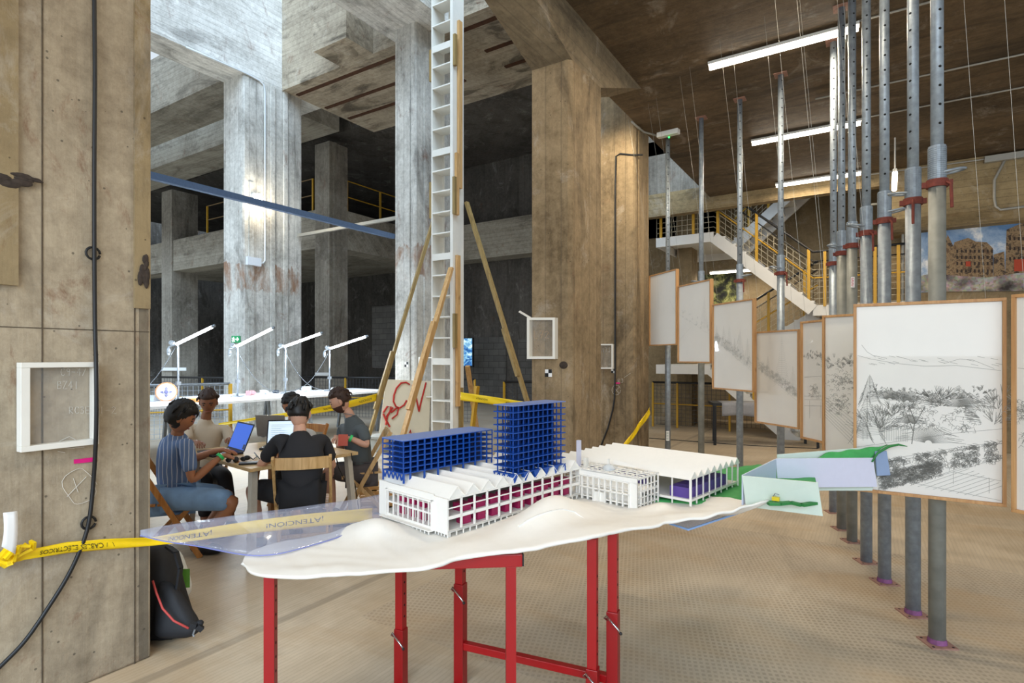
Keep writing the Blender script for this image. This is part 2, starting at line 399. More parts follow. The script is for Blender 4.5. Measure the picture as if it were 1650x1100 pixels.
# right hand end wall, its beam and the stairwell
WR = conc('render_wall', '75654b', '9e8b6c', 'z', 5, .25, .08, seed=3.9, streak=.1, line=.1)
g = G(); g.box(.55, 9, 12.4, 12.7, 0, 4.6); st('wall_right_end', g, WR)
g = G(); g.prism([(11.86, 4.9), (11.86, 4.0), (12.1, 3.82), (12.7, 3.82), (12.7, 4.9)], lambda u, v, t: (t, u, v), .2, 9); st('trim_11', g, CWX)
g = G(); g.box(-4.6, .2, 11.86, 12.05, 4.62, 5.1); st('trim_12', g, CWX)
g = G(); g.box(-6, .55, 15.2, 15.5, 0, 6.2); g.box(.3, .55, 12.7, 15.2, 0, 6.2); st('wall_stairwell', g, WR)
g = G(); g.box(-4.5, 1, 12.05, 15.5, 6.0, 6.3); st('ceiling_stairwell', g, CWX)
g = G(); g.prism([(12.05, 6.0), (12.05, 5.2), (14, 6.0)], lambda u, v, t: (t, u, v), -.9, -.5); st('trim_13', g, CWX)
g = G(); g.box(-6.2, -2.0, 12.05, 12.2, 5.1, 8.3); st('wall_upper_back', g, CG)
g = G(); g.box(-3.9, -3.55, 13.4, 13.9, 0, 6); st('concrete_column', g, WR, label='small concrete pier under the stair landing')
# ================================================================ SHORING PROPS
GALV = flat('galvanised_steel', '8d969e', .42, .35, var=.25, nsc=22, bump=.15)
GALVD = flat('weathered_steel', '85867f', .55, .25, var=.25, nsc=10, bump=.1)
RUSTR = flat('red_oxide_collar', '6f3226', .75, .1, var=.3, nsc=40)
HOLE = flat('hole_black', '0b0b0c', .9, var=0)
PLATE = flat('rusty_plate', '9a7466', .75, .1, var=.25)
PINKP = flat('magenta_overspray', '7a4670', .7, var=.5, nsc=20)
PROPS = [(.308,3.941),(.217,4.318),(.076,4.817),(-.036,5.224),(-.145,5.74),(-.238,6.103),(-.335,6.72),(-.887,7.172),(-1.41,7.583),(-1.963,7.89),(-2.511,8.174)]
PLAB = ['nearest steel prop, rightmost of the row, with big looped collar handle', 'blue sheened steel prop with magenta sprayed foot, second nearest of the row',
 'steel prop with red collar, third nearest of the row', 'steel prop with red collar, fourth nearest of the row', 'steel prop with small red and white sticker, fifth nearest',
 'steel prop just left of the one with the red and white sticker', 'brightly lit steel prop crossing the ends of the ceiling tubes, seventh nearest',
 'pale steel prop standing behind the low framed hillside drawing with one tall fir', 'pale steel prop rising behind the third framed drawing from the left',
 'plain unperforated steel prop behind the second framed drawing from the left', 'slim steel prop behind the leftmost framed drawing, beside the brown column']
for i, (px, py) in enumerate(PROPS):
    t = thing('shoring_prop', PLAB[i], 'steel prop', (px, py, 0), 0, 'steel shoring props in a curved row')
    rot = math.atan2(-py, -px)+(.45 if i in (0, 4, 5, 7) else (-.5 if i in (1,) else .1))
    zc = 2.58
    g = G(); g.tube([(0,0,.008),(0,0,zc)], .041, 20); g.out('lower_tube', GALVD if i in (0, 4, 5, 9) else GALV, t, smooth=True, local=True)
    g = G(); g.tube([(0,0,zc-.05),(0,0,4.862)], .031, 18); g.mi = 1
    if i != 9:
        z = zc+.32
        while z < 4.8:
            c = V((cos(rot), sin(rot), 0))*.0295+V((0,0,z)); M = Matrix.Rotation(rot, 3, 'Z')
            g.ell(c, (.004, .008, .008), 8, 6, rot=M); z += .105
    g.out('inner_tube', [GALV, HOLE], t, smooth=True, local=True)
    g = G(); n = 16
    for k in range(n): g.tube([(0,0,zc+.02+k*.011),(0,0,zc+.026+k*.011)], .0445, 18)
    g.tube([(0,0,zc+.01),(0,0,zc+.2)], .042, 18); g.out('threaded_sleeve', GALV, t, local=True)
    g = G(); g.tube([(0,0,zc-.03),(0,0,zc+.012)], .052, 18)
    a = rot+.5; e = V((cos(a), sin(a), 0)); g.box(-.07, .07, -.012, .012, zc-.025, zc+.005)
    g.tube([e*.05+V((0,0,zc-.01)), e*.075+V((0,0,zc-.03)), e*.08+V((0,0,zc-.16))], .008, 8)
    nut = g.out('collar_nut', RUSTR, t, local=True)
    g = G(); a = rot+(1.5 if i % 2 == 0 else -1.4); lp = []
    for k in range(15):
        th = pi*.15+k/14*pi*1.7; lp.append(V((cos(a), sin(a), 0))*(.06-.075*cos(th))+V((-sin(a), cos(a), 0))*.04*sin(th)+V((0,0,zc+.055-.012*cos(th))))
    g.tube(lp, .0075, 8); g.out('pin_handle', GALV, nut, smooth=True, local=True)
    g = G(); g.box(-.07, .07, -.07, .07, 0, .008)
    g.mi = 1
    for sx in (-1, 1):
        for sy in (-1, 1): g.ell((sx*.052, sy*.052, .008), (.008, .008, .0015), 8, 4)
    b = g.out('base_plate', [PLATE, HOLE], t, local=True); b.rotation_euler[2] = .5
    if i < 3:
        g = G(); g.tube([(0,0,.009),(0,0,.035)], [.048, .043], 18); g.out('sprayed_foot', PINKP, t, local=True)
    g = G(); g.box(-.07, .07, -.07, .07, 4.862, 4.869); g.out('top_plate', PLATE, t, local=True)
def sticker(px, y0, y1, d, wd, m, m2, label):
    a, b = P(px, y0, d), P(px, y1, d); r_ = V((cos(YAW), sin(YAW), 0)); t = thing('sticker', label, 'sticker', b)
    g = G(); g.panel(b-r_*wd, b+r_*wd, a+r_*wd, a-r_*wd, .002); g.out('label_film', m, t); f_ = V((sin(YAW), -cos(YAW), 0))*.0025
    for k in range(3):
        p = b.lerp(a, .22+.28*k)+f_; g = G(); g.tube([p+r_*wd*.5+V((0,0,-.008)), p-r_*wd*.5+V((0,0,-.008)), p-r_*wd*.5+V((0,0,.008)), p+r_*wd*.5+V((0,0,.008))], .0025, 4); g.out('printed_mark', m2, t)
STW = flat('sticker_white', 'eceae6', .6, var=0)
sticker(1374, 446, 463, 4.872, .016, STW, flat('sticker_red', 'c8242c', .6, var=0), 'white sticker with red marks on a steel prop above the drawings')
sticker(1076, 694, 710, 8.19, .022, STW, flat('sticker_green', '0f7a4e', .6, var=0), 'white and green sticker low on the slim leftmost prop')
# ================================================================ FRAMED DRAWINGS
def papermat():
    k = N('drawing_paper'); k.p.inputs['Base Color'].default_value = lin('e9e6df'); k.p.inputs['Roughness'].default_value = .5
    k.p.inputs['Coat Weight'].default_value = .5; k.p.inputs['Coat Roughness'].default_value = .02
    n = k.noise(k.obj(), 3, 3); k.col(k.mix(n, 'd9d5ce', 'e6e3dc')); return k.m
PAPER = papermat()
INK = flat('graphite', '6a6a66', .8, var=0); INKL = flat('pale_graphite', 'bdbcb6', .8, var=0); INKM = flat('mid_graphite', '8f8e88', .8, var=0)
class Sk:
    """graphite strokes on a sheet; u to the right, v up, both in metres from the lower left corner"""
    def __init__(s, f, wd=.0022): s.g = G(); s.f = f; s.w = wd
    def ln(s, pts, w=None):
        w = w or s.w
        for (a, b), (c, d) in zip(pts, pts[1:]):
            L = math.hypot(c-a, d-b) or 1e-6; nx, ny = -(d-b)/L*w/2, (c-a)/L*w/2
            s.g.quad(s.f(a-nx, b-ny), s.f(c-nx, d-ny), s.f(c+nx, d+ny), s.f(a+nx, b+ny))
    def fir(s, u, v, h, n=16, sp=.28, dn=.5):
        s.ln([(u, v), (u, v+h)])
        for i in range(n):
            t = i/n; z = v+h*(.08+.9*t); l = h*sp*(1-t)+.004
            for sg in (-1, 1): s.ln([(u, z), (u+sg*l*.6, z+l*(dn-.5)*.5), (u+sg*l*random.uniform(.85, 1.1), z-l*dn*random.uniform(.4, .8))])
    def fan(s, u, v, r, n=18, a0=.1, a1=3.0):
        for i in range(n):
            a = a0+(a1-a0)*i/(n-1); rr = r*random.uniform(.75, 1.05)
            s.ln([(u+cos(a)*r*.1, v+sin(a)*r*.1), (u+cos(a)*rr*.6, v+sin(a)*rr*.7), (u+cos(a)*rr, v+sin(a)*rr*.55)])
    def bush(s, u, v, r, n=30):
        for i in range(n):
            a = random.uniform(0, 6.3); q = random.uniform(.1, 1)*r; x, y = u+cos(a)*q, v+sin(a)*q*.8; b = random.uniform(0, 3)
            s.ln([(x, y), (x+cos(b)*.014, y+sin(b)*.014), (x+cos(b+1)*.022, y+sin(b+1)*.02)])
    def leaves(s, u, v, r, n=14):
        for i in range(n):
            a = random.uniform(.2, 2.9); b = random.uniform(0, r*.7); x, y = u+cos(a)*b, v+sin(a)*b
            for k in range(3): s.ln([(x, y), (x+cos(a+.3*(k-1))*r*.33, y+sin(a+.3*(k-1))*r*.33)])
def drawing(pl, dl, pr, dr, z0, z1, label, art, behind=.04, ink=None, wires=True, fr=.016):
    a = P(pl, 576, dl); b = P(pr, 576, dr); a.z = b.z = 0
    e = (b-a); L = e.length; e.normalize(); n = V((e.y, -e.x, 0))
    if n.dot(-a) < 0: n = -n
    H = z1-z0; c = (a+b)/2
    t = thing('framed_drawing', label, 'drawing', (c.x, c.y, z0), 0, 'framed drawings hung in a stepped curve')
    def f3(u, v, o): return a+e*u+n*o+V((0,0,z0+v))
    g = G()
    def bx(u0, u1, v0, v1, o0, o1): g.hexa([f3(u0,v0,o0),f3(u1,v0,o0),f3(u1,v0,o1),f3(u0,v0,o1),f3(u0,v1,o0),f3(u1,v1,o0),f3(u1,v1,o1),f3(u0,v1,o1)])
    bx(0, L, 0, fr, -behind, .006); bx(0, L, H-fr, H, -behind, .006); bx(0, fr, fr, H-fr, -behind, .006); bx(L-fr, L, fr, H-fr, -behind, .006)
    g.out('frame', OAK, t, bevel=.0015)
    g = G(); bx(fr, L-fr, fr, H-fr, -behind+.004, -.012); pap = g.out('paper', PAPER, t)
    if art:
        random.seed(int(pl)); s = Sk(lambda u, v: f3(u, v, -.0112), .0017); art(s, L, H)
        s.g.out('pencil_sketch', ink or INKM, pap)
    if wires:
        for u in (.12*L, .88*L):
            g = G(); q = f3(u, H, -.02); g.tube([q, V((q.x-.22, q.y-.4, 4.868))], .0013 if pl < 1300 else .0007, 4); g.out('hanging_wire', flat('wire', '9a968c', .4, .6, var=0), t)
    return t, f3, L, H
def slope(s, L, H, v0, v1, trees, dens=60):
    pts = [(L*(.05+.9*i/12), v0+(v1-v0)*i/12+random.uniform(-.008, .008)) for i in range(13)]; s.ln(pts)
    for u, h in trees:
        v = v0+(v1-v0)*u; s.fir(L*u, v, h, 22, .22, .5)
    for i in range(dens):
        u = random.uniform(.06, .94); v = v0+(v1-v0)*u; s.bush(L*u, v+random.uniform(0, .1), .02, 5)
def art1(s, L, H):
    s.ln([(L*.72, .62), (L*.85, .5), (L*.97, .42)]); s.ln([(L*.3, H-.05), (L*.34, H*.5)])
def art2(s, L, H): slope(s, L, H, .62, .34, [(.8, .4)], 16); s.ln([(L*.05, .3), (L*.4, .45)])
def art3(s, L, H): slope(s, L, H, .58, .22, [(.1, .2), (.28, .25), (.42, .3), (.55, .2), (.68, .34), (.85, .3)], 90); s.ln([(L*.6, .5), (L*.66, .62)], .004)
def art4(s, L, H): slope(s, L, H, .6, .28, [(.3, .22), (.62, .52), (.86, .3)], 110); s.ln([(L*.05, .33), (L*.3, .34)])
def art5(s, L, H):
    for k in range(5): s.leaves(L*(.2+.15*k), .66+.03*(k % 2), .07, 8)
    s.bush(L*.5, .4, .08, 60)
    for y in (.52, .36, .33, .28): s.ln([(L*.1, y), (L*.9, y+.02)])
    s.ln([(L*.3, .33), (L*.3, .18)]); s.ln([(L*.7, .33), (L*.7, .2)])
def art6(s, L, H):
    for k in range(6): s.leaves(L*(.1+.16*k), .62+.02*(k % 2), .09, 10)
    s.bush(L*.45, .52, .12, 110); s.bush(L*.4, .36, .1, 90)
    for k in range(8): s.ln([(L*.02, .42-.02*k), (L*.95, .2-.028*k)])
def art7(s, L, H):
    W = L
    s.ln([(.03*W, .78), (.12*W, .76), (.3*W, .735), (.5*W, .72), (.7*W, .725), (.97*W, .70)])
    s.ln([(.06*W, .84), (.1*W, .80), (.16*W, .77)]); s.ln([(.62*W, .735), (.72*W, .76), (.8*W, .755), (.93*W, .71)])
    for k in range(26): x = random.uniform(.06, .95); y = .73+random.uniform(0, .05); s.ln([(x*W, y), (x*W+.03, y-.008)])
    for (u, v, h) in ((.10, .30, .26), (.07, .29, .15), (.12, .50, .17)): s.fir(u*W, v, h, 24, .36, .75)
    for (u, v, h) in ((.16, .33, .24), (.2, .36, .2), (.6, .5, .17), (.56, .52, .14), (.93, .42, .22), (.96, .5, .2), (.28, .44, .16), (.37, .47, .15)): s.leaves(u*W, v, h*.7, 26)
    for (u, v, r) in ((.26, .53, .1), (.38, .52, .1), (.74, .5, .12), (.52, .3, .16), (.4, .4, .08)): s.fan(u*W, v, r, 40)
    for i in range(44): a = i/44; s.ln([((.68+.09*a)*W, .6-.17*a+random.uniform(-.01, .01)), ((.72+.14*a)*W, .62-.2*a)])
    s.ln([(.41*W, .29), (.43*W, .42), (.39*W, .5)], .005); s.ln([(.43*W, .4), (.5*W, .5)], .004); s.ln([(.42*W, .36), (.37*W, .46)], .004)
    for u in range(16): s.ln([((.2+.012*u)*W, .3), ((.2+.012*u)*W, .38)])
    for k in range(26): s.leaves((.1+.033*k)*W, .55+random.uniform(-.02, .04), .05, 5)
    for k in range(40): s.bush(random.uniform(.25, .8)*W, random.uniform(.36, .5), .03, 4)
    # parapet and planted bank
    s.ln([(.02*W, .25), (.35*W, .305), (.7*W, .365), (.98*W, .4)]); s.ln([(.02*W, .15), (.35*W, .215), (.7*W, .285), (.98*W, .335)]); s.ln([(.02*W, .135), (.98*W, .325)])
    for k, x in enumerate((.1, .38, .64, .85)):
        pass
    for i in range(480):
        x = random.uniform(.03, .97)
        if any(abs(x-q) < .022 for q in (.1, .405, .66, .86)): continue
        top = .14+.19*x; y = top-random.uniform(.0, .1)
        s.bush(x*W, y, .008, 3)
    for i in range(330):
        x = random.uniform(.2, .6); y = -.02+.27*x+random.uniform(-.05, .035); s.bush(x*W, y+.03, .008, 3)
    s.ln([(.22*W, .065), (.6*W, .13), (.97*W, .25)]); s.ln([(.02*W, .11), (.97*W, .028)])
    for k in range(9): s.ln([((.4+.05*k)*W, .06-.003*k), ((.75+.03*k)*W, .19-.01*k)])
    s.ln([(.68*W, .09), (.68*W, .155), (.97*W, .13)]); s.ln([(.9*W, .06), (.9*W, .14)])
def art8(s, L, H):
    s.ln([(.02, .72), (.3, .7)]); s.bush(.05, .5, .08, 80); s.bush(.1, .35, .08, 60); s.leaves(.06, .5, .12, 14)
drawing(1046, 8.05, 1090, 7.4, 1.767, 2.765, 'almost blank framed drawing hung highest, leftmost of the stepped row', art1, ink=INKL)
drawing(1092, 7.4, 1145, 6.7, 1.535, 2.535, 'framed drawing of one tree at a slope, second from the left', art2, ink=INKL)
drawing(1147.5, 6.65, 1214, 5.95, 1.235, 2.225, 'framed drawing of a wooded slope with a bright tube reflection, third from the left', art3, ink=INKL)
drawing(1216, 6.15, 1287, 5.55, .895, 1.88, 'framed drawing of a tall fir on a slope, fourth from the left, hung low', art4, ink=INKL)
drawing(1290, 4.8, 1334, 4.45, .915, 1.905, 'narrow looking framed drawing seen edge on, between the fir drawing and the wide boards', art5)
drawing(1325, 4.1, 1401, 3.84, .90, 1.905, 'framed drawing with dense plants and a green reflection, half behind the largest drawing', art6)
drawing(1375, 3.26, 1622, 2.90, .833, 1.908, 'largest framed drawing, of trees above a planted terrace wall, in the right foreground', art7)
drawing(1630, 2.83, 1790, 2.50, .828, 1.915, 'framed drawing cut off by the right edge of the picture', art8)
# ================================================================ CEILING LIGHTS, CONDUITS
TUBE = flat('lit_tube', 'ffffff', .4, emit=9, ecol='fff4e0', var=0)
LH = flat('lamp_housing', 'd8d6d0', .4, var=0)
def batten(x0, x1, y, z, label, e=62):
    t = thing('ceiling_light', label, 'light', ((x0+x1)/2, y, z), 0, 'fluorescent battens')
    g = G(); g.box(x0, x1, y-.04, y+.04, z-.03, z); g.out('housing', LH, t)
    g = G(); g.tube([(x0+.01, y, z-.045), (x1-.01, y, z-.045)], .036, 12); g.out('tube_diffuser', TUBE, t, smooth=True)
    l = area('batten_light', ((x0+x1)/2, y, z-.09), (0, 0, 0), x1-x0, .07, e, (1, .86, .66)); l.parent = t; l.matrix_parent_inverse = WM[t].inverted()
    return t
batten(-1.515, -.1, 6.41, 4.84, 'largest bright ceiling tube, nearest, upper right')
batten(-1.515, -.12, 9.03, 4.84, 'middle of the three parallel bright ceiling tubes')
batten(-1.51, -.15, 11.5, 4.84, 'lowest and furthest of the three parallel ceiling tubes', 34)
batten(-1.51, -.1, 3.8, 4.84, 'ceiling tube overhead, above the model and out of the picture', 40)
batten(-1.51, -.1, 1.2, 4.84, 'ceiling tube above the photographer, out of the picture', 26)
batten(-3.35, -2.1, 14.3, 3.72, 'bright wall tube below the stair landing, left of the stairs', 24)
t = thing('ceiling_light', 'short looking vertical bright tube seen end on, right of the tall props', 'light', (.2, 12.0, 4.5), 0, 'fluorescent battens')
a, b = P(1441, 305, 9.0), P(1442, 279, 8.4)
g = G(); g.tube([a, b], .036, 10); g.out('tube_diffuser', TUBE, t, smooth=True)
g = G(); g.tube([a+V((0,0,.05)), b+V((0,0,.05))], .03, 8); g.tube([b+V((0,0,.06)), V((b.x, b.y, 4.87))], .01, 6); g.out('housing', LH, t)
COND = flat('conduit_grey', 'a8a59c', .5, .2, var=.05)
def pipe(name, pts, r, m, label, cat, n=8, group=None):
    g = G(); g.tube(pts, r, n); return g.out(name, m, label=label, cat=cat, smooth=True, group=group)
y1 = PZ(1585, 101, 4.85).y
for k, (xa, y) in enumerate(((-.1, 6.41), (-.6, y1), (-.12, 9.03))):
    pipe('conduit', [(xa, y, 4.852), (6, y+.03, 4.852)], .011, COND, ['grey conduit running right from the nearest ceiling tube', 'grey conduit crossing the ceiling between the two lamp lines', 'grey conduit running right from the middle ceiling tube'][k], 'conduit')
g = G(); q = PY(1625, 246, 11.82); g.tube([(-.1, 11.8, 4.83), (q.x, 11.8, 4.8)], .012, 8); g.box(q.x-.3, q.x+1, 11.76, 11.84, 4.74, 4.84); g.out('conduit', COND, label='grey conduit and trunking where the ceiling meets the end beam', cat='conduit')
q = [PY(x, y, 11.84) for x, y in ((1622, 252), (1602, 290), (1602, 318), (1604, 332), (1612, 338), (1655, 332))]
pipe('conduit', q, .02, COND, 'bent grey conduit loop on the end beam above the crowd poster', 'conduit')
q = [PY(x, y, 12.36) for x, y in ((1400, 330), (1440, 325), (1452, 328), (1455, 345), (1454, 480), (1454, 640))]
pipe('conduit', q, .022, COND, 'vertical pale conduit on the wall left of the crowd poster', 'conduit')
t = thing('emergency_light', 'small white emergency light unit above the slim leftmost prop', 'light', P(1077, 216, 8.0))
a, b = P(1060, 219, 8.0), P(1094, 211, 7.8)
g = G(); g.bar(a, b, .09, .07); g.out('housing', LH, t, bevel=.008); g = G(); g.ell(P(1078, 221, 7.84), (.012, .012, .012), 8, 6); g.out('indicator', flat('led_green', '30ff60', .4, emit=4, var=0), t)
pipe('conduit', [PX(1018, 196, -2.75), PX(1030, 207, -2.74), PX(1038, 213, -2.73), P(1060, 219, 8.05)], .014, COND, 'short conduit from the brown column to the emergency light', 'conduit')
# ================================================================ POSTERS
def poster(name, x0, x1, z0, z1, y, label, cat):
    t = thing(name, label, cat, ((x0+x1)/2, y, z0)); return t
def crowdmat():
    k = N('crowd_print'); k.p.inputs['Roughness'].default_value = .7; p = k.pos()
    v = k.new('ShaderNodeTexVoronoi'); v.inputs['Scale'].default_value = 26; k.link(p, v.inputs['Vector'])
    hs = k.new('ShaderNodeHueSaturation'); hs.inputs['Saturation'].default_value = .45; hs.inputs['Value'].default_value = .75; k.link(v.outputs['Color'], hs.inputs['Color'])
    n = k.noise(p, 3, 4); k.col(k.mix(k.ramp(n, [(.35, 0.0), (.6, 1.0)]), '2f2724', k.mix(.45, 'a08b7c', hs.outputs[0]))); return k.m
def noisemat(name, stops, sc, det=6, coord='pos', rough=.7, dist=.5):
    k = N(name); k.p.inputs['Roughness'].default_value = rough; k.col(k.ramp(k.noise(k.pos() if coord == 'pos' else k.obj(), sc, det, .65, dist), stops)); return k.m
x0, x1 = PY(1460, 400, 12.38).x, PY(1760, 400, 12.38).x; z0, z1 = PY(1522, 469, 12.38).z, PY(1522, 367, 12.38).z
t = poster('crowd_poster', x0, x1, z0, z1, 12.38, 'wide poster of a crowd filling a street between stone buildings', 'poster')
SKYP = noisemat('print_sky', [(.4, '5f86b5'), (.55, '9db4d0'), (.64, 'f0f0f0')], 1.6)
STN = noisemat('print_stone', [(.38, '3f3126'), (.5, '9c8260'), (.6, '6b543d')], 14)
g = G(); g.box(x0, x1, 12.385, 12.4, z0, z1); g.out('print_sky', SKYP, t)
def flatpoly(g, pts, y): g.quad(*[(PY(x, yy, y).x, y, PY(x, yy, y).z) for x, yy in pts])
g = G(); yy = 12.383
def Q(x, y): p = PY(x, y, 12.38); return (p.x, p.z)
def pp(g, pts, y): g.prism([Q(*p) for p in pts], lambda u, v, s: (u, s, v), y-.004, y)
pp(g, [(1462, 467), (1464, 400), (1480, 398), (1482, 467)], 12.385)
pp(g, [(1521, 467), (1521, 396), (1524, 386), (1527, 378), (1531, 386), (1536, 396), (1538, 390), (1560, 383), (1572, 389), (1590, 390), (1600, 400), (1600, 466)], 12.385)
pp(g, [(1600, 466), (1601, 410), (1618, 405), (1621, 466)], 12.383)
pp(g, [(1619, 466), (1621, 398), (1622, 370), (1640, 362), (1665, 352), (1665, 466)], 12.385)
pb = g.out('print_building', STN, t)
for (xx, yy2) in [(x, y) for x in range(1541, 1598, 7) for y in (402, 412, 422, 434)]+[(x, y) for x in range(1626, 1660, 7) for y in (382, 398, 414)]:
    g = G(); pp(g, [(xx, yy2+5), (xx, yy2), (xx+3, yy2), (xx+3, yy2+5)], 12.379); g.out('print_window', flat('print_dark', '3b2f28', .8, var=0), pb)
g = G(); pp(g, [(1460, 470), (1460, 449), (1500, 441), (1540, 444), (1590, 447), (1640, 440), (1760, 440), (1760, 468)], 12.377); g.out('print_crowd', crowdmat(), t)
g = G(); pp(g, [(1634, 437), (1634, 418), (1652, 417), (1652, 437)], 12.376); g.out('print_banner', flat('print_red', 'b04327', .7, var=.05), t); g = G(); pp(g, [(1556, 429), (1556, 421), (1564, 421), (1564, 429)], 12.376); g.out('print_banner', flat('print_red', 'b04327', .7, var=.05), t)
x0, x1 = PY(1098, 460, 15.18).x, PY(1188, 460, 15.18).x; z0, z1 = PY(1150, 500, 15.18).z, PY(1150, 442, 15.18).z
FOL = noisemat('foliage_print', [(.42, '0c0e12'), (.52, '3f4426'), (.6, '8d8f52'), (.68, 'b5b283')], 5)
g = G(); g.box(x0, x1, 15.16, 15.19, z0, z1); g.out('foliage_poster', FOL, label='dark poster of leafy foliage on the wall under the stair landing', cat='poster')
# ================================================================ STAIRS
SWH = flat('stair_white', 'd6d4cf', .5, var=.05, nsc=5); HRB = flat('handrail_black', '1b1a1a', .4, var=0)
NET = flat('net_grey', 'b5ab93', .6, var=0); NETD = flat('net_dark', '3a3d42', .6, var=0)
def net(g, a, b, z0a, z0b, h, step=.11, r=.004):
    a, b = V(a), V(b); L = (b-a).length; n = max(2, int(L/step))
    for i in range(n+1):
        p = a.lerp(b, i/n); z = z0a+(z0b-z0a)*i/n; g.bar((p.x, p.y, z), (p.x, p.y, z+h), r*2, r*2, (0, 1, 0))
    for j in range(int(h/step)+1):
        z = j*step; g.bar((a.x, a.y, z0a+z), (b.x, b.y, z0b+z), r*2, r*2)
T = thing('steel_staircase', 'white steel switchback staircase with mesh railings and yellow posts', 'stairs', (-1.8, 13.2, 0))
def flight(x0, z0, x1, z1, ya, yb, n=9, th=.22):
    g = G()
    for y in (ya, yb):
        g.bar((x0, y, z0-th/2), (x1, y, z1-th/2), .05, th, (0, 0, 1))
    for i in range(n):
        t_ = (i+.5)/n; x = x0+(x1-x0)*t_; z = z0+(z1-z0)*t_; g.box(x-.13, x+.13, ya, yb, z-.06, z-.02)
    g.out('flight', SWH, T)
def rail(pts, y, posts, hgt=1.0, netz=True, nm=NET):
    g = G(); g.tube([(x, y, z+hgt) for x, z in pts], .025, 8); g.tube([(x, y, z+hgt*.82) for x, z in pts], .012, 6); g.out('handrail', HRB, T, smooth=True)
    for x in posts:
        g = G()
        for (xa, za), (xb, zb) in zip(pts, pts[1:]):
            if min(xa, xb) <= x <= max(xa, xb): z = za+(zb-za)*(x-xa)/(xb-xa); break
        g.box(x-.025, x+.025, y-.02, y+.02, z-.05, z+hgt); g.out('yellow_post', YEL, T)
    g = G(); g.tube([(x, y, z+hgt*.5) for x, z in pts], .014, 6); g.out('middle_rail', YEL, T)
    g = G()
    for (xa, za), (xb, zb) in zip(pts, pts[1:]): net(g, (xa, y+.02, 0), (xb, y+.02, 0), za, zb, hgt*.8)
    g.out('mesh_panel', nm, T)
def landing(x0, x1, y0, y1, z, th=.2): g = G(); g.box(x0, x1, y0, y1, z-.04, z); g.box(x0, x1, y0-.03, y0+.02, z-th, z); g.box(x0, x1, y1-.02, y1+.03, z-th, z); g.box(x0, x0+.05, y0, y1, z-th, z); g.box(x1-.05, x1, y0, y1, z-th, z); g.out('landing', SWH, T)
landing(-4.0, -2.78, 12.2, 14.6, 4.22); landing(-.95, .5, 12.5, 14.6, 2.62); landing(-4.0, -2.84, 12.2, 14.6, 1.45)
g = G(); g.box(-.95, .53, 12.2, 12.5, 2.4, 2.6); g.out('landing', SWH, T)
flight(-2.78, 4.22, -.95, 2.62, 12.2, 13.2); flight(-.95, 2.62, -2.84, 1.45, 13.4, 14.4); flight(-2.84, 1.45, -1.2, 0.0, 12.2, 13.2); flight(-2.6, 4.22, -.55, 6.0, 13.4, 14.4)
rail([(-4.0, 4.22), (-2.78, 4.22), (-.95, 2.62), (.5, 2.62)], 12.2, (-3.9, -3.2, -2.7, -1.95, -1.02, -.75, .05, .4))
rail([(-.95, 2.62), (-2.84, 1.45)], 13.4, (-1.2, -1.9, -2.6)); rail([(-2.6, 4.22), (-.55, 6.0)], 13.4, (-2.3, -1.9))
rail([(-2.84, 1.45), (-1.2, .02)], 12.2, (-2.0,), .9)
# ================================================================ MESH BARRIERS
def barrier(a, b, h, label, posts=2, frame=YEL, nm=NETD, bot=.06, top=HRB, post=YEL, wide=.04):
    a, b = V(a), V(b); t = thing('mesh_barrier', label, 'barrier', ((a.x+b.x)/2, (a.y+b.y)/2, 0), 0, 'mesh safety barriers')
    g = G(); net(g, a, b, bot, bot, h-bot, .09, .003); g.out('mesh_panel', nm, t)
    for i in range(posts):
        g = G(); p = a.lerp(b, i/max(1, posts-1)); g.box(p.x-wide/2, p.x+wide/2, p.y-wide/2, p.y+wide/2, 0, h); g.out('post', post, t)
    g = G(); g.tube([(a.x, a.y, h), (b.x, b.y, h)], .024, 8); g.out('top_rail', top, t, smooth=True)
    g = G(); g.tube([(a.x, a.y, h*.52), (b.x, b.y, h*.52)], .014, 6); g.out('middle_rail', frame, t, smooth=True); return t
barrier((-4.3, 12.86, 0), (-2.6, 12.86, 0), 1.03, 'mesh barrier with yellow posts under the left stair landing', 4)
barrier((-2.5, 13.25, 0), (-.3, 13.25, 0), 1.03, 'mesh barrier behind the black table at the foot of the stairs', 3)
barrier((-10.814, 6.494, 0), (-12.2, 4.0, 0), 1.08, 'white mesh barrier with yellow frame behind the seated man in the striped shirt', 2, nm=flat('net_pale', '9ba4ae', .6, var=0), top=STEEL, wide=.055)
for k, (xa, ya, xb, yb, lb) in enumerate(((-13.2, 9.7, -10.1, 10.6, 'dark mesh barrier behind the pale column, in front of the dim column'), (-10.0, 10.4, -8.0, 10.9, 'dark mesh barrier between the dim column and the grey column'), (-16.5, 7.6, -13.0, 8.6, 'dark mesh barrier at the far left behind the work table'),
        (-6.7, 10.2, -4.6, 10.9, 'dark mesh barrier between the shelf tower and the square column'))):
    barrier((xa, ya, 0), (xb, yb, 0), 1.08, lb, 3)
